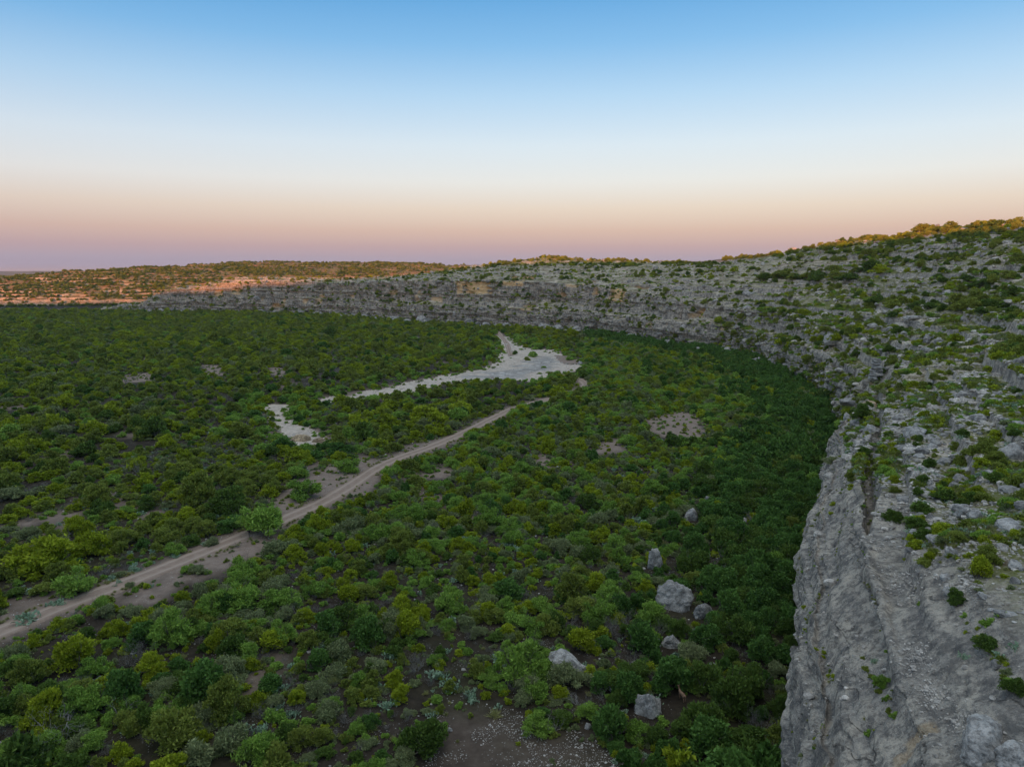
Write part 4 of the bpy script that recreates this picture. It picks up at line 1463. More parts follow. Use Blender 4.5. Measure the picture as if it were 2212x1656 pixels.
dk = rng.uniform(0, 1, m.sum()) < (0.15 + 0.75 * wall[m] + 0.2 * fore[m])  # darker leaves toward cliff foot and foreground: shade put into the leaf colour
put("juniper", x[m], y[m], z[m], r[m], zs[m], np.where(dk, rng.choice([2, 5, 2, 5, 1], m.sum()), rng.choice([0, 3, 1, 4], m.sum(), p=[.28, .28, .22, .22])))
m = kind == 1
put("mesquite", x[m], y[m], z[m], r[m] * 1.1, zs[m], rng.choice([0, 3, 2, 5, 1, 4], m.sum(), p=[.17, .17, .16, .16, .17, .17]))
m = kind == 2
put("oak", x[m], y[m], z[m], r[m] * 1.1, zs[m], rng.choice([0, 1, 2], m.sum()))
m = kind == 3
put("low", x[m], y[m], z[m], r[m] * 0.65, zs[m], None)
m = kind == 4
put("bare", x[m], y[m], z[m], r[m] * 0.7, zs[m], None)
# small undergrowth close by
x, y = hexgrid(-95, 95, 28, 230, 1.25, 0.48)
x, y, s = filter_base(x, y)
r = np.exp(rng.normal(-0.85, 0.38, len(x)))
k = (rng.uniform(0, 1, len(x)) < 0.66) & clear_mask(x, y, r, r)
x, y, r = x[k], y[k], r[k]
z = ground_z(x, y) - 0.02
kind = rng.choice(5, len(x), p=[0.56, 0.12, 0.08, 0.14, 0.10])
put("low", x[kind == 0], y[kind == 0], z[kind == 0], r[kind == 0])
put("tuft", x[kind == 1], y[kind == 1], z[kind == 1], r[kind == 1])
put("pear", x[kind == 2], y[kind == 2], z[kind == 2], r[kind == 2] * 1.1)
put("bare", x[kind == 3], y[kind == 3], z[kind == 3], r[kind == 3] * 1.3)
put("stone", x[kind == 4], y[kind == 4], z[kind == 4], r[kind == 4] * 0.4)
# a few plants on the open sand, and gravel
for pw in CLEAR_W[:11]:
    pw = np.array(pw); lo, hi = pw.min(0), pw.max(0)
    n = int((hi - lo).prod() * 0.13) + 4
    x = rng.uniform(lo[0], hi[0], n); y = rng.uniform(lo[1], hi[1], n)
    k = in_poly(x, y, pw) & (seg_dist(x, y, ROAD_W) > 3.0)
    x, y = x[k], y[k]
    put("low", x, y, ground_z(x, y), rng.uniform(0.25, 0.7, len(x)))
pw = np.array(CLEAR_W[11]); lo, hi = pw.min(0), pw.max(0)
x = rng.uniform(lo[0] - 2, hi[0] + 6, 6500); y = rng.uniform(lo[1] - 1, hi[1] + 2, 6500)
k = (poly_edge(x, y, pw) > -1.5) & (noise(x / 2.5, y / 2.5, 0, 171) > -0.05)
x, y = x[k], y[k]
put("stone", x, y, ground_z(x, y), np.exp(rng.normal(-3.15, 0.5, len(x))))
th = rng.uniform(0, len(ROAD_W) - 1.01, 1500)
i = th.astype(int)
px_ = ROAD_W[i] + (ROAD_W[i + 1] - ROAD_W[i]) * (th - i)[:, None] + rng.normal(0, 2.6, (1500, 2))
put("stone", px_[:, 0], px_[:, 1], ground_z(px_[:, 0], px_[:, 1]) + 0.02, np.exp(rng.normal(-2.7, 0.4, 1500)))
# shrubs along the banks, and tufts along the track
x = rng.uniform(allp[:, 0].min() - 4, allp[:, 0].max() + 4, 7000); y = rng.uniform(allp[:, 1].min() - 4, allp[:, 1].max() + 4, 7000)
eb = np.maximum(poly_edge(x, y, BED_W[0]), poly_edge(x, y, BED_W[1]))
k = ((np.abs(eb) < 2.2) & (rng.uniform(0, 1, 7000) < 0.40)) | ((eb > 0) & (eb < 8) & (noise(x / 9, y / 9, 0, 176) > 0.35) & (rng.uniform(0, 1, 7000) < 0.25))
k &= (poly_edge(x, y, POOL_W) < -0.5) & (seg_dist(x, y, TRACK_W) > 2.5)
x, y = x[k], y[k]
kb = rng.uniform(0, 1, len(x)) < 0.45
put("low", x[kb], y[kb], ground_z(x[kb], y[kb]), rng.uniform(0.4, 1.1, kb.sum()), 1.0, rng.choice([0, 1, 1, 3], kb.sum()))
put("mesquite", x[~kb], y[~kb], ground_z(x[~kb], y[~kb]), rng.uniform(0.6, 1.3, (~kb).sum()), 0.9, rng.choice([0, 3, 2, 5], (~kb).sum()))
th = rng.uniform(0, len(ROAD_W) - 1.01, 900)
i = th.astype(int)
tg = ROAD_W[i + 1] - ROAD_W[i]
tn = np.stack([tg[:, 1], -tg[:, 0]], 1) / np.linalg.norm(tg, axis=1)[:, None]
so = rng.choice([-2.3, 2.3, 0.0], 900, p=[.42, .42, .16]) + rng.normal(0, 0.35, 900)
px_ = ROAD_W[i] + tg * (th - i)[:, None] + tn * so[:, None]
ks = noise(px_[:, 0] / 6, px_[:, 1] / 6, 0, 177) > -0.1
px_ = px_[ks]; sm = np.abs(so[ks]) < 1.2
put("tuft", px_[:, 0], px_[:, 1], ground_z(px_[:, 0], px_[:, 1]) + 0.05, np.where(sm, 0.16, rng.uniform(0.25, 0.5, len(sm))))
# loose slabs on the riverbed
x = rng.uniform(allp[:, 0].min(), allp[:, 0].max(), 9000); y = rng.uniform(allp[:, 1].min(), allp[:, 1].max(), 9000)
k = (np.maximum(poly_edge(x, y, BED_W[0]), poly_edge(x, y, BED_W[1])) > 0.5) & (poly_edge(x, y, POOL_W) < 0)
x, y = x[k], y[k]
put("stone", x, y, ground_z(x, y) + 0.12, np.exp(rng.normal(-1.35, 0.5, len(x))), 0.5)

# fallen blocks along the cliff foot
sfo = rng.uniform(SW.s_at_y(60), SW.s[-1] * 0.93, 420)
fx_, fy_ = SW.foot(sfo); nx2, ny2 = SW.normal(sfo)
of = -np.abs(rng.normal(0, 7.0, 420)) - 0.5
xx, yy = fx_ + nx2 * of, fy_ + ny2 * of
put("boulder", xx, yy, ground_z(xx, yy), np.exp(rng.normal(0.15, 0.5, 420)) * np.clip(yy / 220, 0.6, 1.8), rng.uniform(0.7, 1.2, 420))
# --- hillsides: sample the terrain grids
def patch_samples(p, n, wfun):
    V = p['V']
    du = np.zeros_like(V); dv = np.zeros_like(V)
    du[:-1] = V[1:] - V[:-1]; dv[:, :-1] = V[:, 1:] - V[:, :-1]
    nr = np.cross(du, dv)
    ar = np.linalg.norm(nr, axis=-1)
    nz = np.abs(nr[..., 2]) / (ar + 1e-9)
    u, v, f = project(V)
    vis = ((f > 1) & (u > -40) & (u < 2251) & (v > 0) & (v < 1700)).ravel()
    w = (ar * wfun(p, nz)).ravel() * vis
    w[~np.isfinite(w)] = 0
    if w.sum() <= 0: return np.zeros((0, 3)), np.zeros(0)
    n_ = int(min(n, w.sum())) if n is None or n < 0 else n
    i = rng.choice(len(w), n_, p=w / w.sum())
    P = V.reshape(-1, 3)[i] + rng.normal(0, 0.03, (n_, 3)) * np.array([1, 1, 0])
    return P, nz.ravel()[i]


def keep_seen(P, *a):
    k = seen(P)
    return (P[k],) + tuple(q[k] for q in a)


clump = lambda p, sc, lo, hi, sd: sstep(lo, hi, fbm(p['V'][..., 0] / sc, p['V'][..., 1] / sc, p['V'][..., 2] / sc, 2, sd))
flat_w = lambda p, nz: sstep(0.35, 0.75, nz) * (p['Z'] > 1.5) * (p['D'] < 240)
near_p, mid_p, far_p = patches[1], patches[2], patches[3]
crest = lambda p: 1 + 7.0 * sstep(46, 58, p['V'][..., 2])

for p, counts in ((near_p, dict(low=2000, tuft=3600, pear=300, juniper=60, bare=200, boulder=520, stone=10000)),
                  (mid_p, dict(low=5200, tuft=4200, pear=150, juniper=900, bare=300, boulder=750, stone=6000)),
                  (far_p, dict(low=11000, tuft=900, pear=0, juniper=3600, bare=300, boulder=900, stone=6000))):
    isn = p is near_p
    topw = (lambda p, nz: sstep(-2.0, 1.0, p['V'][..., 2] - np.interp(p['V'][..., 1], [30, 55, 95, 130], [25.0, 22.5, 17.5, 14.0]) + 1.5 * noise(p['V'][..., 0] / 8, p['V'][..., 1] / 8, 0, 181))) if isn else (lambda p, nz: 1.0)
    for kd, n in counts.items():
        if n == 0: continue
        if kd in ("low", "tuft", "pear", "bare"):
            P, nz = patch_samples(p, n, lambda p, nz: flat_w(p, nz) * (0.05 + 1.2 * clump(p, 13.0, -0.05, 0.4, 191)) * topw(p, nz))
        elif kd == "juniper":
            P, nz = patch_samples(p, n, lambda p, nz: flat_w(p, nz) * (0.06 + clump(p, 24.0, 0.0, 0.5, 192)) * topw(p, nz) * crest(p))
        elif kd == "boulder":
            P, nz = patch_samples(p, n, lambda p, nz: flat_w(p, nz) * (0.15 + clump(p, 16.0, -0.1, 0.4, 193)) * topw(p, nz))
        else:
            P, nz = patch_samples(p, n, lambda p, nz: flat_w(p, nz) * (0.10 + clump(p, 8.0, -0.1, 0.4, 194)) * (topw(p, nz) + 0.06) / (0.2 + (p['dist'] / 60) ** 1.5))
        P, nz = keep_seen(P, nz)
        n = len(P)
        d = np.linalg.norm(P - np.array([0, 0, CAM_H]), axis=1)
        if kd == "low":
            put("low", P[:, 0], P[:, 1], P[:, 2] - 0.06, (np.exp(rng.normal(-0.85, 0.4, n)) if isn else rng.uniform(0.5, 1.4, n)), rng.uniform(0.8, 1.1, n), rng.choice([0, 1, 2, 3], n, p=[.4, .22, .18, .2]))
        elif kd == "tuft":
            put("tuft", P[:, 0], P[:, 1], P[:, 2] - 0.03, rng.uniform(0.25, 0.6, n) * (1 if isn else 1.5), 1.0)
        elif kd == "pear":
            put("pear", P[:, 0], P[:, 1], P[:, 2] - 0.04, rng.uniform(0.35, 0.8, n))
        elif kd == "bare":
            put("bare", P[:, 0], P[:, 1], P[:, 2] - 0.05, rng.uniform(0.4, 0.9, n) * (1 if isn else 1.5))
        elif kd == "juniper":
            put("juniper", P[:, 0], P[:, 1], P[:, 2] - 0.15, rng.uniform(0.7, 1.3, n) if isn else rng.uniform(1.1, 2.8, n), rng.uniform(0.8, 1.05, n), rng.choice([1, 4, 2, 5, 0, 3], n, p=[.25, .2, .2, .2, .08, .07]))
        elif kd == "boulder":
            put("boulder", P[:, 0], P[:, 1], P[:, 2] - 0.1, np.exp(rng.normal(-0.95, 0.55, n)) * (1 if isn else (2.0 if p is mid_p else 3.0)), rng.uniform(0.7, 1.1, n))
        else:
            put("stone", P[:, 0], P[:, 1], P[:, 2], np.exp(rng.normal(-2.35, 0.5, n)) * np.clip(d / 55.0, 1, 5), rng.uniform(0.6, 1.0, n))
# tufts clinging to the near rock face
P, nz = patch_samples(near_p, 900, lambda p, nz: sstep(0.75, 0.4, nz) * (p['V'][..., 2] > 2) * (p['V'][..., 2] < 24) * (0.1 + clump(p, 5.0, 0.05, 0.5, 197)))
P, nz = keep_seen(P, nz)
n = len(P)
kq = rng.uniform(0, 1, n) < 0.6
put("low", P[kq, 0], P[kq, 1], P[kq, 2] - 0.05, np.exp(rng.normal(-1.75, 0.4, kq.sum())), 0.9)
put("tuft", P[~kq, 0], P[~kq, 1], P[~kq, 2] - 0.05, np.exp(rng.normal(-1.6, 0.35, (~kq).sum())))
# shrubs rooted in cracks of the far cliffs
P, nz = patch_samples(far_p, 420, lambda p, nz: (p['Z'] > 1) * (p['D'] < 30) * (0.05 + clump(p, 9.0, 0.1, 0.5, 198)))
P, nz = keep_seen(P, nz)
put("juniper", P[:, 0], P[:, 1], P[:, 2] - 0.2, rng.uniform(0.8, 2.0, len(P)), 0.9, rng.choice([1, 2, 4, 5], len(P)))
P, nz = patch_samples(mid_p, 300, lambda p, nz: (p['Z'] > 1) * (p['D'] < 26) * (0.05 + clump(p, 7.0, 0.1, 0.5, 199)))
P, nz = keep_seen(P, nz)
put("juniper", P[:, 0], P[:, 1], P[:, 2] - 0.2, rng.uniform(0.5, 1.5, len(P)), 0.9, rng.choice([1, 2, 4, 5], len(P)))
# the left hill
P, nz = patch_samples(left_patch, 15000, lambda p, nz: (0.25 + clump(p, 60.0, -0.2, 0.4, 195)) * (p['D'] > 10) * (p['D'] < 420))
P, nz = keep_seen(P, nz)
n = len(P)
kq = rng.uniform(0, 1, n) < 0.8
put("juniper", P[kq, 0], P[kq, 1], P[kq, 2] - 0.2, rng.uniform(1.3, 3.0, kq.sum()), rng.uniform(0.75, 1.0, kq.sum()), rng.choice([1, 4, 2, 5], kq.sum()))
put("low", P[~kq, 0], P[~kq, 1], P[~kq, 2] - 0.1, rng.uniform(0.9, 1.8, (~kq).sum()))

sfo = rng.uniform(0, LW.s[-1], 1500)
fx_, fy_ = LW.foot(sfo); nx2, ny2 = LW.normal(sfo)
of = rng.uniform(-24, 7, 1500)
xx, yy = fx_ + nx2 * of, fy_ + ny2 * of
put("juniper", xx, yy, np.maximum(ground_z(xx, yy), 0.0) + np.maximum(of, 0) * 0.8, rng.uniform(1.6, 3.0, 1500), 0.95, rng.choice([1, 4, 2, 5], 1500))
# hand-placed shrubs and rocks on the near slope
for u, v, w, kind, var, zs in [(2110, 1245, 66, "juniper", 0, 1.35), (2130, 1392, 62, "juniper", 2, 0.7), (1862, 905, 54, "juniper", 5, 1.0), (2150, 1010, 60, "juniper", 4, 0.9),
                               (1905, 1478, 44, "mesquite", 0, 1.2), (2195, 1490, 60, "juniper", 2, 1.0), (1708, 1392, 30, "juniper", 5, 1.3), (1795, 1000, 34, "mesquite", 1, 1.0),
                               (2010, 1205, 40, "juniper", 3, 0.8), (1985, 1175, 34, "mesquite", 0, 0.7), (1930, 1040, 36, "juniper", 3, 0.8), (1930, 1060, 30, "juniper", 1, 0.7),
                               (2045, 1160, 40, "mesquite", 0, 0.8), (1975, 1095, 40, "mesquite", 3, 0.7), (1780, 862, 40, "juniper", 5, 1.1), (1850, 770, 34, "juniper", 5, 1.0),
                               (1920, 760, 30, "juniper", 2, 1.0), (2060, 660, 60, "juniper", 4, 0.7), (2140, 668, 60, "juniper", 5, 0.7), (2190, 640, 50, "juniper", 2, 0.9),
                               (2110, 650, 46, "juniper", 1, 0.8), (1760, 610, 50, "juniper", 2, 0.6), (1830, 605, 50, "juniper", 5, 0.6), (1700, 600, 40, "juniper", 4, 0.7),
                               (1900, 590, 40, "juniper", 0, 0.8), (2050, 493, 34, "juniper", 4, 0.7), (1990, 500, 44, "juniper", 1, 0.6), (2150, 492, 44, "juniper", 5, 0.7), (2195, 494, 30, "juniper", 4, 0.8)]:
    P, f = surf_at(u, v)
    put(kind, P[0], P[1], P[2] - 0.12, w * 0.5 * f / 1533.0, zs, var, 1)
def band(p0, p1, n, w0, w1, kind, variants, jit=8, zs=0.8):
    for k in range(n):
        t_ = (k + rng.uniform(0, 1)) / n
        u = p0[0] + (p1[0] - p0[0]) * t_ + rng.normal(0, jit * 0.5); v = p0[1] + (p1[1] - p0[1]) * t_ + rng.normal(0, jit)
        P, f = surf_at(u, v)
        put(kind, P[0], P[1], P[2] - 0.1, rng.uniform(w0, w1) * 0.5 * f / 1533.0, zs * rng.uniform(0.8, 1.2), rng.choice(variants), 1 if w1 > 20 else 0)


band((1640, 603), (1900, 588), 16, 22, 42, "juniper", [2, 5, 1, 4], 5, 0.7)
band((1885, 662), (2205, 668), 18, 24, 46, "juniper", [2, 5, 4, 1], 6, 0.75)
band((2080, 612), (2205, 640), 9, 24, 44, "juniper", [2, 5, 4], 8, 0.75)
band((1600, 556), (1990, 502), 26, 12, 20, "juniper", [1, 4, 2, 5], 3, 0.6)
band((1990, 502), (2205, 492), 14, 22, 36, "juniper", [1, 4, 5], 4, 0.7)
band((1560, 640), (1720, 690), 14, 10, 22, "juniper", [2, 5, 1], 8, 0.8)
band((1780, 700), (1960, 760), 14, 12, 26, "juniper", [2, 5, 4, 1], 14, 0.8)
band((2010, 740), (2190, 860), 16, 14, 30, "low", [0, 1, 2], 20, 0.8)
band((1900, 860), (2200, 900), 22, 16, 32, "low", [0, 1, 0, 2], 14, 0.8)
band((1820, 930), (1990, 1060), 22, 16, 30, "low", [0, 1, 2, 3], 16, 0.8)
band((1960, 1100), (2130, 1260), 20, 16, 32, "low", [0, 1, 2, 3], 18, 0.8)
band((2080, 1330), (2200, 1480), 16, 18, 36, "low", [0, 1, 2, 3], 16, 0.8)
band((1862, 1425), (1935, 1555), 14, 10, 24, "low", [0, 1, 0], 5, 1.0)
band((1775, 1395), (1800, 1470), 8, 8, 16, "low", [0, 2, 0], 4, 1.0)
band((1730, 1150), (1850, 1040), 10, 8, 18, "low", [0, 2, 3], 6, 0.9)
band((2040, 684), (2208, 690), 120, 8, 14, "tuft", [0, 1, 2], 5, 0.8)
for cu_, cv_, n_, sd_ in [(1975, 1420, 260, 20), (2010, 1500, 220, 22), (2090, 1560, 160, 20), (1905, 1180, 160, 22), (1950, 1260, 200, 26)]:
    for k in range(n_):
        P, f = surf_at(cu_ + rng.normal(0, sd_), cv_ + rng.normal(0, sd_), 4.0)
        put("stone", P[0], P[1], P[2], np.exp(rng.normal(-2.6, 0.45)), 0.8)
for u, v, w in [(1973, 940, 63), (1956, 970, 38), (1896, 986, 25), (1924, 1024, 30), (1997, 1019, 30), (2068, 992, 41), (2085, 1019, 36), (1956, 1080, 41), (2087, 1106, 66), (2041, 1250, 33),
                (2057, 1280, 41), (2183, 985, 76), (2186, 1140, 80), (2057, 1196, 45), (1986, 1236, 20), (1863, 980, 22), (1907, 947, 14), (2120, 1290, 34), (2180, 1330, 30), (2150, 1440, 40),
                (2040, 1000, 50), (2010, 1060, 34), (2190, 1220, 44), (1880, 1010, 26), (1940, 905, 30), (2000, 900, 36), (2120, 905, 34), (2060, 860, 30), (1950, 860, 26), (2178, 1060, 50)]:
    P, f = surf_at(u, v)
    put("boulder", P[0], P[1], P[2] - 0.12 * w * f / 3066.0, w * 0.5 * f / 1533.0, rng.uniform(0.75, 1.0), None, 1)
for u, v, w in [(1930, 1000, 26), (2000, 1090, 24), (2150, 1420, 30), (1885, 1430, 16), (2080, 1420, 26), (2190, 1400, 28), (1965, 1150, 20), (2060, 1110, 22)]:
    P, f = surf_at(u, v)
    put("pear", P[0], P[1], P[2] - 0.03, w * 0.6 * f / 1533.0, 1.0, None, 1)

# ------------------------------------------------------------------ build the individuals, and the uncountable rest as one object of each kind
LANDMARKS = [((1465, 1300), "the largest domed boulder"), ((1228, 1430), "the low rounded foreground boulder"), ((1405, 1530), "the squarish boulder near the deer"),
             ((1415, 1215), "the tall split boulder"), ((812, 1014), "the bend in the dirt track"), ((640, 1070), "the sandy clearing by the track"),
             ((300, 1250), "the nearer stretch of dirt track"), ((620, 920), "the white gravel wash"), ((1150, 785), "the wide riverbed slabs"),
             ((1455, 915), "the sandy patch right of the track"), ((1120, 1600), "the bare gravel patch at the bottom"), ((90, 1360), "the track at the left edge"),
             ((120, 1590), "the dead tree at lower left"), ((1000, 936), "the far half of the track"), ((1110, 1100), "the middle of the brush"),
             ((1620, 960), "the dark trees under the cliff"), ((1650, 1400), "the dark trees under the near cliff"), ((700, 1400), "the brush between track and gravel patch"),
             ((400, 1500), "the yellow-green mounds at lower left"), ((300, 1000), "the brush left of the gravel wash"), ((2110, 1240), "the upright juniper on the near slope"),
             ((1973, 940), "the big blocky rock on the slope"), ((2183, 985), "the smooth slab at the right edge"), ((1888, 800), "the rock pillar on the cliff"),
             ((2130, 1570), "the rounded rock dome at lower right"), ((2150, 680), "the grassy saddle"), ((2050, 495), "the right-hand hilltop"), ((1750, 600), "the ledgy hillside"),
             ((1025, 622), "the widest tan alcove"), ((1332, 635), "the right-hand tan alcove"), ((1515, 678), "the small tan cave"), ((1850, 1300), "the bare near rock face"),
             ((1900, 1470), "the bush in the rock crack"), ((2080, 1100), "the low slab rocks on the slope"), ((1700, 760), "the cliff above the dark trees")]
LPX = np.array([p for p, _ in LANDMARKS], float)
_o = ["", "first", "second", "third", "fourth", "fifth", "sixth", "seventh", "eighth", "ninth", "tenth", "eleventh", "twelfth", "thirteenth", "fourteenth", "fifteenth", "sixteenth", "seventeenth", "eighteenth", "nineteenth"]
_t = ["", "", "twenty", "thirty", "forty", "fifty", "sixty", "seventy", "eighty", "ninety"]


def ordinal(n):
    if n < 20: return _o[n]
    if n % 10 == 0: return _t[n // 10][:-1] + "ieth"
    return _t[n // 10] + "-" + _o[n % 10]


SIDE = ["left of", "right of", "above", "below"]
BINS = {}


def relabel(prefix, items):
    """items: list of (object, u, v, adjective, noun): labels that count outward from a landmark in the picture"""
    bins = {}
    for o, u, v, adj, noun in items:
        d = np.hypot(LPX[:, 0] - u, (LPX[:, 1] - v))
        k = int(np.argmin(d))
        dx, dy = u - LPX[k, 0], v - LPX[k, 1]
        side = (0 if dx < 0 else 1) if abs(dx) > abs(dy) else (2 if dy < 0 else 3)
        bins.setdefault((adj, noun, k, side), []).append((d[k], o))
    for (adj, noun, k, side), lst in bins.items():
        lst.sort(key=lambda q: q[0])
        for i, (_, o) in enumerate(lst):
            nth = "nearest" if i == 0 else ordinal(i + 1) + "-nearest"
            o['label'] = "%s %s, %s one %s %s" % (adj, noun, nth, SIDE[side], LANDMARKS[k][1])


def join_objects_node(ng, objs):
    gj = ng.nodes.new("GeometryNodeJoinGeometry")
    for o in reversed(objs):
        oi = ng.nodes.new("GeometryNodeObjectInfo")
        oi.inputs['Object'].default_value = o
        oi.inputs['As Instance'].default_value = True
        oi.transform_space = 'ORIGINAL'
        ng.links.new(oi.outputs['Geometry'], gj.inputs[0])
    return gj.outputs[0]


def stuff_instances(name, A, sources, label, cat, flat=False):
    n = len(A)
    me = bpy.data.meshes.new(name)
    me.vertices.add(n)
    me.vertices.foreach_set("co", np.ascontiguousarray(A[:, :3], np.float32).ravel())
    for an, tp, fld, val in (("spin", 'FLOAT', "value", rng.uniform(0, 6.283, n)), ("pick", 'INT', "value", A[:, 5].astype(np.int32) % len(sources))):
        a = me.attributes.new(an, tp, 'POINT'); a.data.foreach_set(fld, np.ascontiguousarray(val, np.float32 if tp == 'FLOAT' else np.int32))
    a = me.attributes.new("size", 'FLOAT_VECTOR', 'POINT')
    sx = A[:, 3] * rng.uniform(0.85, 1.15, n)
    a.data.foreach_set("vector", np.stack([sx, A[:, 3], A[:, 3] * A[:, 4]], 1).astype(np.float32).ravel())
    o = add(name, me)
    ng = bpy.data.node_groups.new(name, 'GeometryNodeTree')
    ng.interface.new_socket("Geometry", in_out='INPUT', socket_type='NodeSocketGeometry')
    ng.interface.new_socket("Geometry", in_out='OUTPUT', socket_type='NodeSocketGeometry')
    gi = ng.nodes.new("NodeGroupInput"); go = ng.nodes.new("NodeGroupOutput")
    iop = ng.nodes.new("GeometryNodeInstanceOnPoints")
    L = ng.links.new

    def na(nm, tp):
        q = ng.nodes.new("GeometryNodeInputNamedAttribute"); q.data_type = tp; q.inputs['Name'].default_value = nm
        return q.outputs['Attribute']
    cx = ng.nodes.new("ShaderNodeCombineXYZ")
    L(na("spin", 'FLOAT'), cx.inputs[2])
    er = ng.nodes.new("FunctionNodeEulerToRotation")
    L(cx.outputs[0], er.inputs[0])
    L(gi.outputs[0], iop.inputs['Points'])
    L(join_objects_node(ng, sources), iop.inputs['Instance'])
    iop.inputs['Pick Instance'].default_value = True
    L(na("pick", 'INT'), iop.inputs['Instance Index'])
    L(er.outputs[0], iop.inputs['Rotation'])
    L(na("size", 'FLOAT_VECTOR'), iop.inputs['Scale'])
    L(iop.outputs[0], go.inputs[0])
    md = o.modifiers.new("scatter", 'NODES'); md.node_group = ng
    return tag(o, label, cat, kind="stuff")


SPEC = dict(
    juniper=("juniper_shrub", "juniper shrub", "shrub", "juniper shrubs", "distant_juniper_scrub", "mass of small juniper scrub over the valley and hills", 300, 130),
    mesquite=("mesquite_shrub", "feathery mesquite shrub", "shrub", "mesquite shrubs", "distant_mesquite_scrub", "mass of feathery green mesquite scrub over the valley", 300, 130),
    oak=("oak_tree", "oak tree", "tree", "oak trees", "distant_oak_scrub", "mass of dark oaks along the cliff foot", 300, 110),
    low=("low_shrub", "low shrub", "shrub", "low shrubs", "low_shrub_cover", "small low shrubs dotted over slopes and valley floor", 300, 150),
    bare=("bare_shrub", "leafless shrub", "shrub", "leafless shrubs", "bare_shrub_cover", "grey leafless brush scattered between the green shrubs", 200, 200),
    dead=("dead_tree", "bare dead tree", "dead tree", "dead trees", None, None, 300, 300),
    pear=("prickly_pear", "prickly pear cactus clump", "cactus", "prickly pear cacti", "prickly_pear_cover", "small prickly pear cacti scattered through the brush", 220, 220),
    tuft=("grass_tuft", "grass tuft", "grass", "grass tufts", "grass_cover", "grass and sotol tufts on the rocky slopes", 120, 120),
    boulder=("boulder", "weathered boulder", "boulder", "boulders on the slope", "boulder_scree", "weathered boulders strewn over the far slopes", 300, 300),
    stone=("stone", "loose stone", "stone", "loose stones", "rubble", "white limestone rubble and gravel", 120, 120))


def far_enough(A):
    return np.sqrt(A[:, 0] ** 2 + A[:, 1] ** 2 + (A[:, 2] - CAM_H) ** 2)


for kind, (nm, noun, cat, grp, snm, slab_, nmax, nhi) in SPEC.items():
    A = np.concatenate(REC[kind])
    if kind in ("juniper", "mesquite", "oak", "low"):
        hi, lo = KINDS[kind + "0"], KINDS[kind + "1"]
    elif kind in ("boulder", "stone"):
        hi = lo = [("grey" if kind == "boulder" else "pale", q, None) for q in (BOULDER_ME if kind == "boulder" else STONE_ME)]
    else:
        hi = lo = KINDS[kind]
    vis = seen(A[:, :3] + np.array([0, 0, 1.0]) * (A[:, 3] * A[:, 4] * 0.7)[:, None])
    u, v, f = project(A[:, :3])
    inn = vis & (u > 8) & (u < 2203) & (v < 1650)
    app = np.where(inn, A[:, 3] / far_enough(A), 0) + A[:, 6] * 10
    order = np.argsort(-app)
    ind = order[:nmax]
    ind = ind[app[ind] > 0]
    rest = np.setdiff1d(np.arange(len(A)), ind)
    items = []
    srcs = {}
    dist_i = far_enough(A[ind]) if len(ind) else []
    last8 = set(np.argsort(dist_i)[-8:].tolist())
    for rank, i in enumerate(ind):
        x, y, z, r, zs, var, hand = A[i]
        var = int(var)
        lod = 1 if (dist_i[rank] > 175 or rank in last8) else 0
        color, cme, tme = (hi if lod == 0 else lo)[var]
        rz = rng.uniform(0, 6.283)
        sc = (r * rng.uniform(0.9, 1.1), r, r * zs)
        if tme is not None:
            root = bpy.data.objects.new(nm, None)
            root.empty_display_size = 0.3
            COL.objects.link(root)
            root.location = (x, y, z); root.rotation_euler = (0, 0, rz); root.scale = sc
            c = add("crown", cme, root)
            add("trunk", tme, root)
        else:
            root = c = add(nm, cme, None, (x, y, z), rz, sc)
        tag(root, "", cat, grp)
        if lod == 1 or hi is lo: srcs.setdefault(var, c)
        items.append((root, float(u[i]), float(v[i]), color, noun))
    relabel(nm, items)
    if snm and len(rest):
        keys = sorted(srcs)
        B = A[rest].copy()
        remap = np.array([keys.index(int(q)) if int(q) in keys else int(q) % len(keys) for q in B[:, 5]])
        B[:, 5] = remap
        stuff_instances(snm, B, [srcs[q] for q in keys], slab_, cat)
    print(kind, len(A), "individuals", len(ind))

# ------------------------------------------------------------------ single features
# stacked rock pillar on the cliff edge
P, f = surf_at(1888, 826)
sc = f / 1533.0
root = bpy.data.objects.new("rock_pillar", None); COL.objects.link(root)
root.location = (P[0], P[1], P[2] - 0.6)
tag(root, "grey stacked-slab rock pillar standing on the cliff edge", "rock")
prs = np.random.RandomState(77)
hz, w0 = 0.0, 15.0 * sc
for i, (hh, ww) in enumerate([(12, 0.8), (10, 1.0), (9, 1.1), (8, 0.98), (7, 0.86), (6, 0.92), (5, 0.74), (4, 0.62)]):
    me = rock_mesh(4000 + i, 4, M_TANROCK if i == 0 else M_ROCKB, (1, 0.85, 1), 7, 0.10, "rock_slab")
    o = add("rock_slab", me, root, (prs.normal(0, 0.05) * w0, prs.normal(0, 0.05) * w0, hz), prs.uniform(0, 3), (w0 * ww, w0 * ww, hh * sc * 0.85))
    hz += hh * sc * 0.95
# rounded dome of rock low on the right
for u, v, w, hw, lab in [(2128, 1600, 150, 0.62, "rounded pitted rock dome at the lower right corner"),
                         (2195, 1640, 90, 0.7, "cracked grey rock right of the rounded dome at lower right")]:
    P, f = surf_at(u, v)
    r = w * 0.5 * f / 1533.0
    me = rock_mesh(int(4100 + u), 5, M_ROCKB, (1.0, 0.9, hw * 1.2), 5, 0.12, "rock_dome")
    o = add("rock_dome", me, None, (P[0], P[1], P[2] - 0.35 * r), rng.uniform(0, 3), r)
    tag(o, lab, "rock")

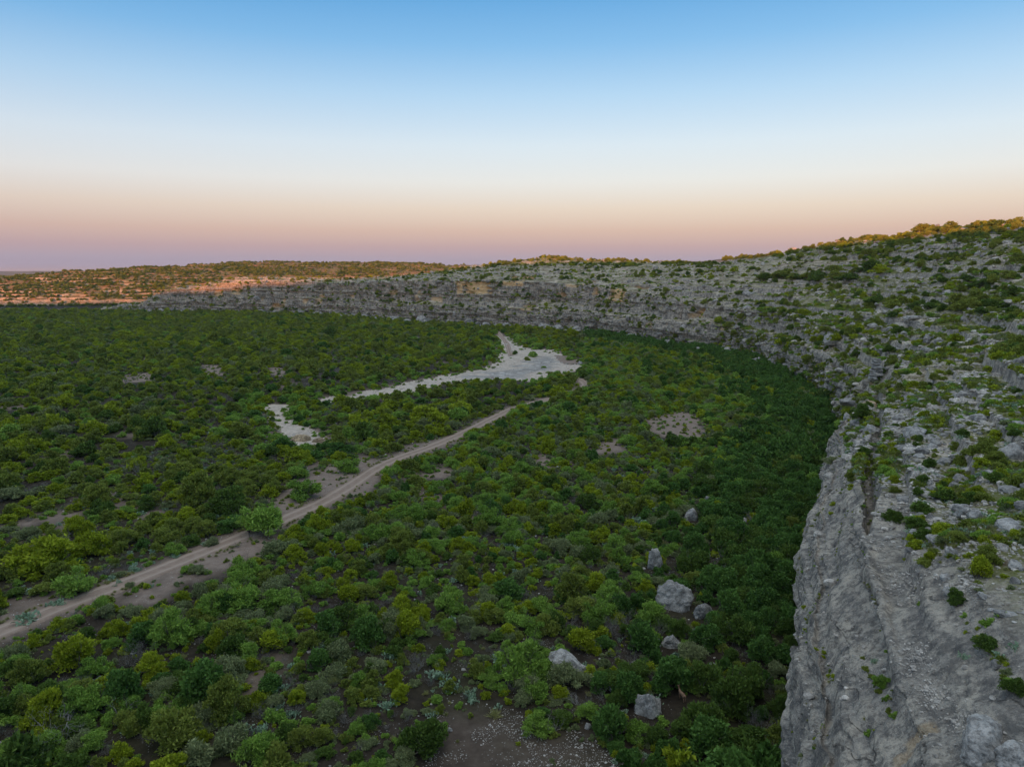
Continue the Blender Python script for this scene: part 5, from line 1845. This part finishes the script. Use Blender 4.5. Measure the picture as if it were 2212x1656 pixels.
# the deer: one skinned body
def deer(x, y, rz):
    pts = [((0, 0, 0.78), 0.17), ((0, 0.30, 0.80), 0.165), ((0, 0.52, 0.84), 0.14), ((0, 0.66, 1.02), 0.085), ((0, 0.76, 1.20), 0.07), ((0, 0.84, 1.28), 0.075),
           ((0, 0.98, 1.24), 0.045), ((0, 1.06, 1.20), 0.028), ((0, -0.24, 0.80), 0.16), ((0, -0.42, 0.80), 0.10), ((0, -0.50, 0.72), 0.035), ((0, -0.52, 0.62), 0.025)]
    ed = [(0, 1), (1, 2), (2, 3), (3, 4), (4, 5), (5, 6), (6, 7), (0, 8), (8, 9), (9, 10), (10, 11)]
    for sx in (-1, 1):
        b = len(pts)
        pts += [((0.09 * sx, 0.46, 0.62), 0.075), ((0.10 * sx, 0.48, 0.40), 0.042), ((0.10 * sx, 0.44, 0.20), 0.026), ((0.10 * sx, 0.46, 0.03), 0.03)]
        ed += [(2, b), (b, b + 1), (b + 1, b + 2), (b + 2, b + 3)]
        b = len(pts)
        pts += [((0.10 * sx, -0.26, 0.60), 0.095), ((0.10 * sx, -0.20, 0.46), 0.058), ((0.10 * sx, -0.36, 0.28), 0.030), ((0.10 * sx, -0.32, 0.03), 0.028)]
        ed += [(8, b), (b, b + 1), (b + 1, b + 2), (b + 2, b + 3)]
        b = len(pts)
        pts += [((0.07 * sx, 0.80, 1.36), 0.028), ((0.14 * sx, 0.78, 1.44), 0.030), ((0.18 * sx, 0.77, 1.49), 0.010)]
        ed += [(5, b), (b, b + 1), (b + 1, b + 2)]
    me = bpy.data.meshes.new("deer")
    me.from_pydata([p for p, _ in pts], ed, [])
    o = add("deer", me, None, (x, y, float(ground_z(x, y))), rz)
    sk = o.modifiers.new("skin", 'SKIN')
    sk.use_smooth_shade = True
    for i, (_, r) in enumerate(pts):
        me.skin_vertices[0].data[i].radius = (r, r)
    me.skin_vertices[0].data[0].use_root = True
    ss = o.modifiers.new("subdivision", 'SUBSURF'); ss.levels = 2; ss.render_levels = 2
    me.materials.append(mat_plain("deer_coat", (0.26, 0.15, 0.09), (0.38, 0.24, 0.16), 6.0))
    return o


o = deer(DEER[0], DEER[1], R(22))
tag(o, "reddish-brown deer standing in dark brush right of the squarish boulder", "deer")

# ------------------------------------------------------------------ air
HAZE_DENSITY = 0.00004
bx0, bx1, by0, by1, bz0, bz1 = -41500, 41500, -9600, 46500, -60, 140
hv = np.array([(x, y, z) for x in (bx0, bx1) for y in (by0, by1) for z in (bz0, bz1)], float)
hf = np.array([(0, 1, 3, 2), (4, 6, 7, 5), (0, 4, 5, 1), (2, 3, 7, 6), (0, 2, 6, 4), (1, 5, 7, 3)])
hm = bpy.data.materials.new("haze_air")
hm.use_nodes = True
ht = hm.node_tree
ht.nodes.clear()
ho = ht.nodes.new("ShaderNodeOutputMaterial")
pvn = ht.nodes.new("ShaderNodeVolumePrincipled")
pvn.inputs['Color'].default_value = (0.80, 0.82, 0.90, 1)
pvn.inputs['Density'].default_value = HAZE_DENSITY
pvn.inputs['Anisotropy'].default_value = 0.2
ht.links.new(pvn.outputs[0], ho.inputs['Volume'])
haze = add("haze", mesh_np("haze", hv, hf, hm, False))
tag(haze, "thin evening haze over the whole canyon", "haze", kind="stuff")
